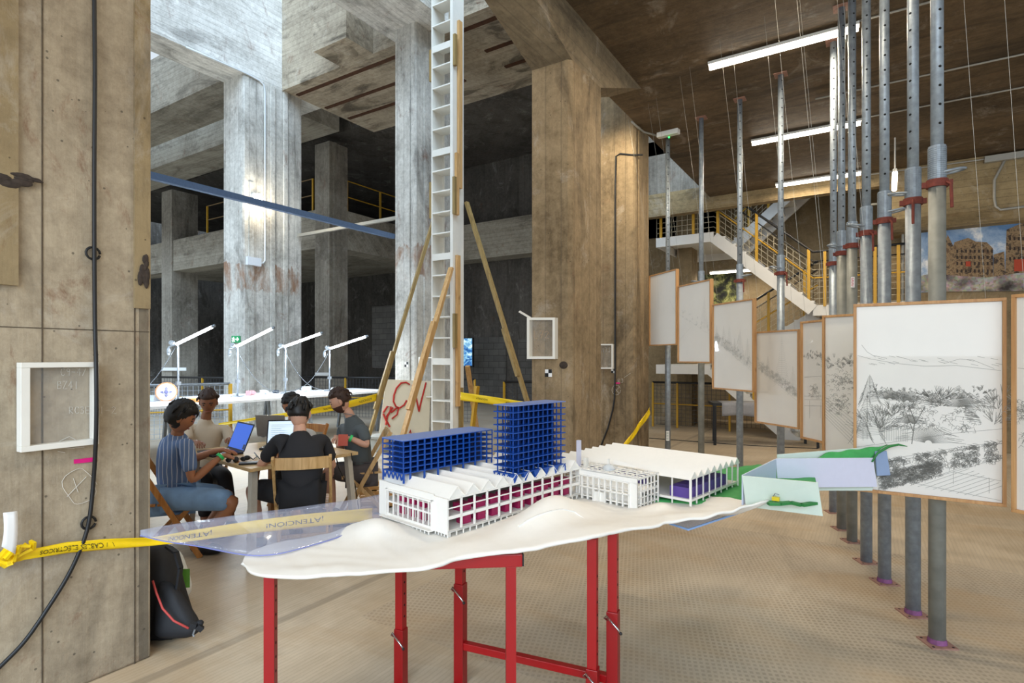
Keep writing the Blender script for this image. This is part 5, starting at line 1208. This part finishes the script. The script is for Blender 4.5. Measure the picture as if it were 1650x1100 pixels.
def person(name, label, J, skin, hair, shirt, short, face, nod=0, shoes='black', beard=None, sleeve=.55, leg_cover=.95, hairs=1.0, hairlen=0, sr=1.0, group=None):
    """J: dict of world joints pel chest neck head shL shR haL haR (hand ends) knL knR ftL ftR; face = direction vector of the face"""
    root = V((J['pel'].x, J['pel'].y, 0)); t = thing(name, label, 'person', root, 0, group)
    f = face.normalized(); side = V((f.y, -f.x, 0))
    # arms
    arms = {}
    for s in 'LR':
        sh, ha = J['sh'+s], J['ha'+s]; hd = (ha-sh).normalized(); wr = ha-(J.get('hd'+s) or hd)*.09
        arms[s] = (sh, J['eb'+s] if 'eb'+s in J else elbow(sh, wr, .29, .26, J.get('el'+s, V((0, 0, -1)))), wr, ha)
    nodes = [(J['pel'], (.11, .08)), (J['chest'].lerp(J['pel'], .45), (.08, .06)), (J['chest'], (.07, .05)), (J['neck'], .052), (J['neck'].lerp(J['head'], .55), .052)]; edges = [(0, 1), (1, 2), (2, 3), (3, 4)]
    for s in 'LR':
        sh, el, wr, ha = arms[s]; n = len(nodes); nodes += [(sh, .03), (sh.lerp(el, .5), .04), (el, .038), (el.lerp(wr, .4), .036), (wr, .024), (wr.lerp(ha, .5), (.03, .018))]
        edges += [(2, n)]+[(n+i, n+i+1) for i in range(5)]
        hn = (ha-wr).normalized(); up = V((0, 0, 1)); ac = hn.cross(up).normalized(); pal = n+5
        for i, (o_, L_) in enumerate(((-.03, .060), (-.011, .07), (.009, .066), (.027, .052))):
            b0 = wr+hn*.075+ac*o_*1.0; m0 = len(nodes)
            nodes += [(b0, .0095), (b0+hn*L_*.5+V((0,0,-.004)), .0085), (b0+hn*L_*.85+V((0,0,-.024)), .0075)]; edges += [(pal, m0), (m0, m0+1), (m0+1, m0+2)]
        th = -1 if s == 'R' else 1
        b0 = wr+hn*.03+ac*th*.028; m0 = len(nodes); nodes += [(b0, .011), (b0+hn*.035+ac*th*.018+V((0,0,-.008)), .0095), (b0+hn*.06+ac*th*.012+V((0,0,-.016)), .008)]; edges += [(n+4, m0), (m0, m0+1), (m0+1, m0+2)]
    legs = {}
    for s, sg in (('L', -1), ('R', 1)):
        hip = J['pel']+side*(.095*sg)-V((0, 0, .02)); kn, ft = J['kn'+s], J['ft'+s]; legs[s] = (hip, kn, ft); n = len(nodes)
        toe = (kn-hip); toe.z = 0; toe = toe.normalized()
        nodes += [(hip, .085), (hip.lerp(kn, .5), .078), (kn, .058), (kn.lerp(ft, .35), .056), (ft, .038), (ft+toe*.12-V((0,0,.025)), (.035, .025))]; edges += [(0, n)]+[(n+i, n+i+1) for i in range(5)]
    m = bake_skin(nodes, edges, 1); g = G(); g.b.from_mesh(m); bpy.data.meshes.remove(m)
    ry = Matrix.Rotation(math.atan2(-f.x, f.y), 3, 'Z') @ Matrix.Rotation(-nod, 3, 'X')
    hc = J['head']; g.ell(hc, (.077, .094, .118), 22, 18, headfn, ry)
    for sx in (-1, 1): g.ell(hc+ry @ V((sx*.076, -.005, -.005)), (.012, .02, .032), 8, 6, rot=ry)
    g.out('body', skin, t, smooth=True)
    g = G()
    for sx in (-1, 1): g.ell(hc+ry @ V((sx*.031, .080, .006)), (.013, .008, .007), 8, 6, rot=ry); g.tube([hc+ry @ V((sx*.016, .0885, .026)), hc+ry @ V((sx*.032, .090, .031)), hc+ry @ V((sx*.048, .078, .025))], .0045, 5)
    g.out('eyes_and_brows', flat('eye_dark', '1d1512', .4, var=0), t)
    g = G(); g.tube([hc+ry @ V((x, .0835-abs(x)*.25, -.062)) for x in (-.022, 0, .022)], .0045, 6); g.out('mouth', flat('lip', '9b5a4c', .5, var=0), t)
    # hair
    g = G(); random.seed(len(label))
    def hf(q):
        x, y, z = q; k = 1.0+.05*sin(x*17+y*9)*sin(z*13+x*5)
        if y > .2 and z < .34: k = .78
        elif y > -.25 and z < .02-hairlen*.35 and abs(x) > .2: k = .86
        elif z < -.35-hairlen*.3: k = .8
        return V((x, y, z))*k
    g.ell(hc+ry @ V((0, -.010, .018)), (.089*hairs, .107*hairs, .122*hairs), 26, 20, hf, ry)
    for i in range(46):
        a = random.uniform(-2.9, 2.9); e = random.uniform(.15, 1.35); q = V((cos(e)*sin(a), -cos(e)*cos(a)*1.0, sin(e)))
        if q.y > .25 and q.z < .5: continue
        p0 = hc+ry @ V((q.x*.086*hairs, q.y*.104*hairs-.01, q.z*.122*hairs+.018)); p1 = p0+ry @ V((q.x*.018, q.y*.018-.004, -.035-.02*hairlen)); g.tube([p0, p0.lerp(p1, .5)+ry @ (q*.008), p1], [.012, .010, .003], 5)
    g.out('hair', hair, t, smooth=True)
    if beard:
        g = G()
        def bf(q):
            x, y, z = q; k = 1.06 if (z < -.28 and y > -.15) else .82
            return headfn(V((x, y, z)))*k
        g.ell(hc, (.077, .094, .118), 20, 16, bf, ry); g.out('beard', beard, t, smooth=True)
    # shirt
    nodes = [(J['pel']+V((0,0,-.03)), (.168, .135)), (J['chest'].lerp(J['pel'], .45), (.155, .125)), (J['chest'], (.155, .125)), (J['neck'].lerp(J['chest'], .25), (.085, .075)), (J['neck']+V((0,0,-.005)), .064)]; edges = [(0, 1), (1, 2), (2, 3), (3, 4)]
    for s in 'LR':
        sh, el, wr, ha = arms[s]; n = len(nodes); nodes += [(sh, .06), (sh.lerp(el, .45), .06), (sh.lerp(el, sleeve+.3), .062)]; edges += [(2, n), (n, n+1), (n+1, n+2)]
    m = bake_skin(nodes, edges, 2); g = G(); g.b.from_mesh(m); bpy.data.meshes.remove(m); g.out('shirt', shirt, t, smooth=True)
    # trousers / shorts
    nodes = [(J['pel']-V((0,0,.02)), (.160, .125))]; edges = []
    for s in 'LR':
        hip, kn, ft = legs[s]; n = len(nodes); nodes += [(hip, .105), (hip.lerp(kn, .5), .100)]; edges += [(0, n), (n, n+1)]
        if leg_cover <= 1: nodes += [(hip.lerp(kn, leg_cover), .088)]; edges += [(n+1, n+2)]
        else: nodes += [(kn, .074), (kn.lerp(ft, .5), .068), (kn.lerp(ft, .92), .058)]; edges += [(n+1, n+2), (n+2, n+3), (n+3, n+4)]
    m = bake_skin(nodes, edges, 2); g = G(); g.b.from_mesh(m); bpy.data.meshes.remove(m); g.out('shorts' if leg_cover <= 1 else 'trousers', short, t, smooth=True)
    for s in 'LR':
        hip, kn, ft = legs[s]; toe = (kn-hip); toe.z = 0; toe = toe.normalized(); an = math.atan2(-toe.x, toe.y); rr = Matrix.Rotation(an, 3, 'Z')
        g = G(); g.ell(V((ft.x, ft.y, .045))+toe*.06, (.05, .14, .05), 14, 8, lambda q: V((q.x, q.y, max(q.z, -.8))), rr); g.out('shoe', flat('shoe_'+shoes, {'black': '17171a', 'brown': '4a382c', 'white': 'd8d8d6'}[shoes], .6), t, smooth=True)
    return t, arms, legs
def skinmat(n, c):
    if n in MC: return MC[n]
    k = N(n); k.p.inputs['Roughness'].default_value = .5; k.p.inputs['Subsurface Weight'].default_value = .12; k.p.inputs['Subsurface Radius'].default_value = (.02, .008, .004)
    b = lin(c); k.col(k.mix(k.noise(k.obj(), 18, 3), tuple(x*.88 for x in b[:3]), tuple(min(1, x*1.1) for x in b[:3]))); MC[n] = k.m; return k.m
SK1 = skinmat('skin_tan', 'a9714f'); SK2 = skinmat('skin_light', 'cf9f86'); SK3 = skinmat('skin_brown', '8d5a3c')
HB = flat('hair_black', '15110f', .5, var=.3, nsc=60); HBR = flat('hair_brown', '3a2418', .55, var=.3, nsc=60); BRD = flat('beard_brown', '43251a', .8, var=.3, nsc=80)
def stripes():
    k = N('striped_shirt'); k.p.inputs['Roughness'].default_value = .85; s = k.new('ShaderNodeSeparateXYZ'); k.link(k.obj(), s.inputs[0])
    u = k.math('ADD', k.math('MULTIPLY', s.outputs[0], .55), k.math('MULTIPLY', s.outputs[1], .83)); n = k.noise(k.obj(), 5, 2); u = k.math('ADD', u, k.math('MULTIPLY', n, .03))
    a = k.math('LESS_THAN', k.math('FRACT', k.math('DIVIDE', u, .032)), .2); b = k.math('LESS_THAN', k.math('FRACT', k.math('DIVIDE', u, .0105)), .45)
    c = k.mix(k.math('MULTIPLY', b, .3), '56709c', '7d93b8'); k.col(k.mix(k.math('MULTIPLY', a, .75), c, 'c3cbd8')); k.bump(k.noise(k.obj(), 9, 4), .5, .02); return k.m
DEN = flat('denim_pale', '7c9cc0', .85, var=.14, nsc=12, bump=.2); TEEB = flat('tee_black', '232225', .85, var=.15, nsc=6, bump=.3); TEEG = flat('tee_grey', '52585a', .85, var=.12, nsc=6, bump=.3)
TEEW = flat('tee_white', 'cfcac2', .85, var=.05, bump=.3, nsc=6); TEEBG = flat('tee_beige', 'cbbba4', .85, var=.05, bump=.3, nsc=6); SHB = flat('shorts_black', '131317', .85, var=.1); SHG = flat('shorts_grey', '4b4546', .85, var=.1); TRB = flat('trousers_black', '19171a', .85, var=.1)
TAB = .745
def onT(x, y, z=TAB): return PZ(x, y, z)
# A: man in striped shirt
A = dict(pel=P(284, 794, 4.62), chest=P(281, 735, 4.62), neck=P(286, 696, 4.58), head=P(293, 673, 4.56), shR=P(300, 712, 4.46), shL=P(270, 707, 4.80), haR=P(377, 738, 4.62), haL=P(374, 727, 4.95), ebR=P(309, 776, 4.42), ebL=P(302, 742, 4.85),
         elR=V((0, 0, -1))-RT*.2, elL=V((0, 0, -1)), knR=P(380, 806, 4.50), knL=P(372, 798, 4.82), ftR=flr(322, 4.6)+V((0,0,.09)), ftL=flr(330, 4.95)+V((0,0,.09)))
ta, aa, la = person('person', 'person in a blue striped shirt and pale denim shorts typing, seated left', A, SK1, HB, stripes(), DEN, RT*.88+FW*.35, .42, 'black', sleeve=.5, hairs=1.15, hairlen=.9)
g = G(); sh, el, wr, ha = aa['R']; d_ = (wr-el).normalized(); g.tube([wr-d_*.035, wr-d_*.012], [.034, .032], 14, False); g.out('wristband', flat('band_green', '35d070', .5, var=0), ta, solid=.002)
cp_ = PZ(298, 872, .0); folding_chair('varnished folding chair under the person in the striped shirt', CHAIRW, flr(279, 4.62), yawof(.90, .42))
# B: man in black tee, seen from behind
B = dict(pel=P(488, 790, 4.42), chest=P(486, 735, 4.36), neck=P(483, 692, 4.42), head=P(483, 667, 4.46), shL=P(450, 706, 4.42), shR=P(520, 706, 4.52), haL=P(443, 733, 4.82), haR=P(512, 732, 4.92), ebL=P(419, 752, 4.5), ebR=P(536, 753, 4.62),
         elL=V((0, 0, -.6))-RT*1.0, elR=V((0, 0, -.7))+RT*1.0, knL=P(405, 786, 4.72), knR=P(470, 780, 4.98), ftL=flr(420, 4.78)+V((0,0,.09)), ftR=flr(480, 5.0)+V((0,0,.09)))
person('person', 'person in a black t-shirt seen from behind on a folding chair', B, SK2, HB, TEEB, SHB, RT*-.15+FW*1, .25, 'black', sleeve=.5, hairs=1.03, leg_cover=.85)
folding_chair('pale folding chair under the person in the black t-shirt', CHAIRW2, flr(490, 4.52), yawof(-.3, 1))
# C: bearded man in grey tee
Cc = dict(pel=P(582, 757, 5.8), chest=P(575, 705, 5.8), neck=P(564, 667, 5.78), head=P(547, 646, 5.74), shL=P(584, 690, 5.60), shR=P(552, 687, 5.98), haL=P(548, 712, 5.45), haR=P(540, 708, 5.65), ebL=P(592, 718, 5.55),
         elL=V((0, 0, -1))+RT*.5, elR=V((0, 0, -1)), knL=P(530, 760, 5.60), knR=P(526, 757, 5.86), ftL=flr(536, 5.7)+V((0,0,.09)), ftR=flr(528, 5.95)+V((0,0,.09)))
tc, ac_, lc = person('person', 'bearded person in a grey t-shirt seated at the right end of the table', Cc, SK2, HBR, TEEG, SHG, -RT*.9-FW*.28, .4, 'brown', beard=BRD, sleeve=.5, hairs=1.06, leg_cover=.95)
g = G(); sh, el, wr, ha = ac_['L']; d_ = (wr-el).normalized(); g.tube([wr-d_*.04, wr-d_*.015], [.034, .032], 14, False); g.out('wristband', flat('band_green', '35d070', .5, var=0), tc, solid=.002)
g = G(); hc = Cc['neck']; g.tube([hc+V((cos(a*.52)*.068, sin(a*.52)*.068, -.01-.02*sin(a*.52))) for a in range(13)], .004, 5); g.out('necklace', STEEL, tc)
folding_chair('pale folding chair under the bearded person', CHAIRW2, flr(585, 5.82), yawof(-.93, -.3))
# D: person with headphones behind the laptop
D = dict(pel=P(478, 760, 6.15), chest=P(474, 712, 6.15), neck=P(472, 677, 6.12), head=P(470, 653, 6.05), shL=P(504, 698, 6.15), shR=P(447, 696, 6.1), haL=onT(472, 699, .79), haR=onT(445, 701, .79),
         elL=V((0, 0, -1))+RT*.6, elR=V((0, 0, -1))-RT*.6, knL=P(500, 762, 5.75), knR=P(455, 764, 5.7), ftL=flr(495, 5.8)+V((0,0,.09)), ftR=flr(455, 5.75)+V((0,0,.09)))
td, ad, ld = person('person', 'person in a white shirt with headphones behind the silver laptop', D, SK1, HB, TEEW, TRB, -RT*.45-FW*.8, .45, 'black', hairs=1.06, leg_cover=2)
f_ = (-RT*.45-FW*.8).normalized(); sd = V((f_.y, -f_.x, 0)); g = G(); hc = D['head']
g.tube([hc+sd*cos(a*pi/12)*.1+V((0, 0, sin(a*pi/12)*.145)) for a in range(13)], .009, 8)
for s_ in (-1, 1): g.tube([hc+sd*s_*.085, hc+sd*s_*.115], .034, 14)
g.out('headphones', BLK_M, td, smooth=True)
# E: person in beige on the far side
E_ = dict(pel=P(330, 762, 5.75), chest=P(330, 712, 5.75), neck=P(332, 671, 5.75), head=P(336, 648, 5.72), shL=P(364, 690, 5.8), shR=P(300, 688, 5.65), haL=onT(372, 710, .80), haR=onT(322, 716, .80),
         elL=V((0, 0, -1))+RT*.4, elR=V((0, 0, -1))-RT*.5, knL=P(362, 768, 5.35), knR=P(330, 770, 5.25), ftL=flr(372, 5.3)+V((0,0,.09)), ftR=flr(330, 5.2)+V((0,0,.09)))
person('person', 'person in a beige shirt and black trousers on the far left side of the table', E_, SK3, HBR, TEEBG, TRB, RT*.35-FW*.9, .35, 'black', hairs=1.04, leg_cover=2)
folding_chair('folding chair mostly hidden behind the person in the beige shirt', CHAIRW, flr(328, 5.82), yawof(.25, -1))
folding_chair('folding chair mostly hidden behind the person with headphones', CHAIRW, flr(479, 6.22), yawof(-.3, -1))
# ================================================================ THE TABLE THEY SHARE
t = thing('plywood_table', 'makeshift plywood table covered with laptops and cables', 'table', onT(440, 735, 0))
n0, r0, l0 = onT(403, 757, .735), onT(577, 729, .735), onT(300, 728, .735); f0 = n0+(r0-n0)+(l0-n0)
TOPM = wood('birch_ply', 'b9945f', 'd9bb8a', .6, 'x', .5)
g = G(); c4_ = [n0, r0, f0, l0]; vs = [(p.x, p.y) for p in c4_]; g.prism(vs, lambda u, v, tt: (u, v, tt), .717, TAB-.002); g.out('table_top', TOPM, t)
cen = (n0+f0)/2
for p, m in ((n0, flat('leg_pale', 'b9b1a2', .6)), (r0, flat('leg_pale', 'b9b1a2', .6)), (f0, flat('leg_pale', 'b9b1a2', .6)), (l0, flat('leg_pale', 'b9b1a2', .6))):
    q = p.lerp(cen, .12); q2 = p.lerp(cen, .04); g = G(); g.bar((q.x, q.y, .717), (q2.x, q2.y, 0), .05, .05, (0, 1, 0)); g.out('leg', m, t)
q = PZ(437, 780, .3); g = G()
for dx in (-.1, 0, .1): g.bar((q.x+dx*.8, q.y+dx*.6, .7), (q.x+dx*1.8, q.y+dx*1.2, 0), .05, .04, (0, 1, 0))
g.out('sawhorse', wood('sawhorse_brown', '8a5a34', 'b3824f', 1), t)
def laptop(label, c, fdir, w_, d_, case, scr, open_=1.9, sc=None):
    # c: base centre; fdir: direction from screen towards the user
    f = fdir.normalized(); s = V((-f.y, f.x, 0)); t = thing('laptop', label, 'laptop', c)
    def F(u, v, z): return c+s*u+f*v+V((0, 0, z))
    g = G(); g.hexa([F(-w_/2,-d_/2,0),F(w_/2,-d_/2,0),F(w_/2,d_/2,0),F(-w_/2,d_/2,0),F(-w_/2,-d_/2,.016),F(w_/2,-d_/2,.016),F(w_/2,d_/2,.016),F(-w_/2,d_/2,.016)]); bs_ = g.out('base', case, t, bevel=.002)
    g = G(); g.hexa([F(-w_*.43,-d_*.38,.0165),F(w_*.43,-d_*.38,.0165),F(w_*.43,d_*.1,.0165),F(-w_*.43,d_*.1,.0165),F(-w_*.43,-d_*.38,.018),F(w_*.43,-d_*.38,.018),F(w_*.43,d_*.1,.018),F(-w_*.43,d_*.1,.018)]); g.out('keyboard', flat('keys_black', '1b1b1f', .6, var=0), bs_)
    h = d_*.98; dy, dz = -cos(open_-pi/2+.0)*0-math.sin(open_-pi/2)*h, cos(open_-pi/2)*h
    def S(u, w2, o=0): return F(u, -d_/2+dy*w2-o*0+o*cos(open_-pi/2), .016+dz*w2+o*math.sin(open_-pi/2))
    g = G(); g.hexa([S(-w_/2,0,-.006),S(w_/2,0,-.006),S(w_/2,0,0),S(-w_/2,0,0),S(-w_/2,1,-.006),S(w_/2,1,-.006),S(w_/2,1,0),S(-w_/2,1,0)]); sp = g.out('screen_lid', case, t)
    g = G(); g.quad(S(-w_*.47,.05,.001),S(w_*.47,.05,.001),S(w_*.47,.95,.001),S(-w_*.47,.95,.001)); g.out('display', scr, sp)
    return t, S, w_
DCS = flat('laptop_dark', '2b2d33', .4, .4, var=.05); SCS = flat('laptop_silver', '9b9996', .35, .6, var=.05)
SB = flat('screen_blue', '1b4fc0', .3, emit=.62, var=0, ecol='2a62d0'); SWt = flat('screen_white', 'cfe0ee', .3, emit=.75, var=0, ecol='cfe2f2')
f1 = (-RT*.68-FW*.72).normalized(); c1 = onT(379, 727, TAB+.001)+f1*.13; t1, S1, w1 = laptop('dark laptop with a blue screen in front of the person in the striped shirt', c1, f1, .38, .26, DCS, SB, 1.95)
g = G(); g.quad(S1(w1*.36, .08, .002), S1(w1*.46, .08, .002), S1(w1*.46, .25, .002), S1(w1*.36, .25, .002)); g.out('screen_window', flat('screen_dark', '0a1a45', .3, var=0), t1)
c2 = onT(447, 724, TAB+.001)+FW*.12; t2, S2, w2 = laptop('laptop with a bright white screen in front of the person in the black t-shirt', c2, -FW*.95+RT*.15, .36, .24, DCS, SWt, 1.85)
g = G(); random.seed(4)
for k in range(9): v_ = .15+.08*k; g.quad(S2(-w2*.4, v_, .002), S2(w2*random.uniform(-.2, .3), v_, .002), S2(w2*random.uniform(-.2, .3), v_+.012, .002), S2(-w2*.4, v_+.012, .002))
g.out('screen_line', flat('screen_grey', '8fa3b5', .3, var=0), t2)
c3 = onT(447, 701, TAB+.001); laptop('silver laptop seen from the back of its lid', c3, FW*.95+RT*.1, .33, .23, SCS, SWt, 1.75)
c5 = onT(545, 722, TAB+.001)-RT*.05; laptop('laptop of the bearded person', c5, RT*.95+FW*.1, .32, .22, DCS, SWt, 1.9) if False else None
g = G(); p = onT(385, 748, TAB); e1 = (RT*.9+FW*.35).normalized(); e2 = V((-e1.y, e1.x, 0)); g.panel(p-e2*.04, p+e1*.16-e2*.04, p+e1*.16+e2*.035, p+e2*.035, .012); g.b.transform(Matrix.Translation((0,0,.008))); g.out('phone', BLK_M, label='black phone lying on the near corner of the plywood table', cat='phone', bevel=.003)
random.seed(8)
for i, (x, y) in enumerate(((374, 745), (386, 743), (398, 741))):
    p = onT(x, y, TAB+.001); t = thing('sunglasses' if i < 2 else 'earphone_case', ['sunglasses folded nearest the typing hands', 'second dark pair of glasses on the plywood table', 'small black case beside the glasses'][i], 'accessory', p)
    g = G()
    if i < 2:
        for s_ in (-1, 1): g.ell(p+RT*s_*.03+V((0,0,.02)), (.024, .01, .02), 12, 8, rot=Matrix.Rotation(YAW, 3, 'Z'))
        g.tube([p-RT*.03+V((0,0,.026)), p+RT*.03+V((0,0,.026))], .003, 6); g.out('lenses', BLK_M, t, smooth=True)
        for s_ in (-1, 1): g = G(); g.tube([p+RT*s_*.052+V((0,0,.026)), p+RT*s_*.045+FW*.12+V((0,0,.004))], .0025, 5); g.out('temple_arm', BLK_M, t)
    else: g.ell(p+V((0,0,.02)), (.03, .022, .02), 12, 8); g.out('case', BLK_M, t, smooth=True)
def cab(pts, label, r=.0045): return pipe('charging_cable', pts, r, BLK_M, label, 'cable', 6, 'charging cables')
cab([onT(402, 735, TAB+.006), onT(408, 740, TAB+.02), onT(414, 735, TAB+.006), onT(410, 729, TAB+.03), onT(420, 741, TAB+.006)], 'black charging cable coiled between the two laptops')
cab([onT(541, 731, TAB+.005), P(545, 752, 5.1), P(556, 775, 5.2), P(566, 793, 5.3), flr(575, 5.4)+V((0,0,.01))], 'black cable hanging off the right end of the plywood table to the floor')
cab([onT(566, 730, TAB+.005), P(568, 745, 5.2), P(563, 762, 5.25), P(572, 780, 5.3), flr(582, 5.35)+V((0,0,.01))], 'second black cable hanging beside the bearded person')
p = flr(560, 5.35); g = G(); g.bar(p-RT*.18+V((0,0,.021)), p+RT*.14+V((0,0,.021)), .05, .04); g.out('power_strip', BLK_M, label='black power strip on the floor under the table', cat='power strip', bevel=.004)
g = G(); q = onT(545, 720, TAB); g.panel(q+V((0,0,.012)), q+RT*.09+V((0,0,.012)), q+RT*.09+FW*.01+V((0,0,.12)), q+FW*.01+V((0,0,.12)), .006); g.out('red_notebook', flat('salmon_red', 'c9604f', .6), label='small red and white leaflet held open before the bearded person', cat='notebook')
# stacked pallets of blocks behind the bearded person
WB = wood('block_pine', 'a5793f', 'd0a368', 1, 'x')
random.seed(9)
BB = thing('timber_block', 'short pale timber block laid in rows on the floor right of the bearded person', 'wood block', flr(612, 6.2), YAW, 'rows of timber blocks'); g = G(); g.box(-.1, .1, -.035, .035, 0, .07); g.out('block', WB, BB, local=True, bevel=.004)
first = True
for r_ in range(7):
    for c_ in range(3):
        p = flr(600+c_*18-r_*1.5, 5.55+r_*.24); 
        if first: BB.location = p; first = False
        else: dup(BB, p, YAW+random.uniform(-.1, .1))
# ================================================================ BACKPACK AND SHOPPING BAG
t = thing('backpack', 'black backpack with red piping standing against the near pillar', 'backpack', flr(268, 3.28))
BKP = flat('backpack_black', '17181c', .7, var=.2, nsc=20, bump=.3)
def slab(g, sections, n=14):
    rows = []
    for c, rx, ry in sections:
        rows.append([g.b.verts.new(c+RT*(rx*math.copysign(abs(cos(2*pi*k/n))**.6, cos(2*pi*k/n)))+FW*(ry*math.copysign(abs(sin(2*pi*k/n))**.6, sin(2*pi*k/n)))) for k in range(n)])
    for A0, B0 in zip(rows, rows[1:]):
        for k in range(n): g._f([A0[k], A0[(k+1) % n], B0[(k+1) % n], B0[k]])
    g._f(rows[0]); g._f(rows[-1])
def C_(x, y, d): return P(x, y, d)
g = G(); slab(g, [(C_(262, 1024, 3.27), .15, .10), (C_(262, 1008, 3.27), .175, .12), (C_(256, 975, 3.28), .15, .12), (C_(252, 940, 3.30), .13, .11), (C_(250, 905, 3.32), .12, .10), (C_(248, 885, 3.33), .10, .08), (C_(247, 877, 3.33), .05, .04)]); g.out('main_bag', BKP, t, smooth=True, sub=1)
g = G(); slab(g, [(C_(285, 1026, 3.14), .12, .05), (C_(287, 1010, 3.14), .13, .06), (C_(280, 985, 3.16), .10, .05), (C_(272, 955, 3.18), .06, .04), (C_(266, 935, 3.2), .03, .02)]); g.out('front_pocket', BKP, t, smooth=True, sub=1)
g = G(); g.tube([C_(246, 935, 3.09), C_(252, 955, 3.08), C_(262, 980, 3.07), C_(280, 1000, 3.06), C_(304, 1012, 3.05)], .006, 6); g.out('red_piping', flat('piping_red', 'b8413c', .6), t, smooth=True)
g = G(); q = [C_(270, 880, 3.25), C_(284, 890, 3.22), C_(291, 915, 3.2), C_(287, 945, 3.2), C_(280, 970, 3.2)]
for a, b in zip(q, q[1:]): g.bar(a, b, .012, .035, FW)
g.out('shoulder_strap', BKP, t)
g = G(); q = [C_(308, 1006, 3.05), C_(318, 1008, 3.05), C_(326, 1014, 3.06)]
for a, b in zip(q, q[1:]): g.bar(a, b, .03, .025)
g.ell(C_(322, 1004, 3.07), (.02, .02, .018), 10, 6); g.out('base_strap', BKP, t)
g = G(); g.tube([C_(314, 1014, 3.03), C_(311, 1022, 3.03), C_(313, 1025, 3.03)], .005, 6); g.out('buckle', STEEL, t)
t = thing('shopping_bag', 'white and green shopping bag behind the backpack', 'bag', flr(288, 3.75))
g = G(); slab(g, [(C_(286, 966, 3.72), .075, .06), (C_(288, 945, 3.72), .085, .06), (C_(285, 915, 3.72), .06, .04), (C_(283, 893, 3.72), .045, .02), (C_(281, 884, 3.72), .02, .01)]); 
g.out('bag_body', flat('bag_white', 'dfe2df', .5, var=.04), t, smooth=True, sub=1)
g = G(); fB = lambda x, y: P(x, y, 3.645); g.grid(lambda u, v: fB(279+24*u, 914+30*v+4*u)+FW*(.02*(2*u-1)**2), 6, 6); g.out('green_print', flat('bag_green', '5b9a34', .55), t, solid=.004)
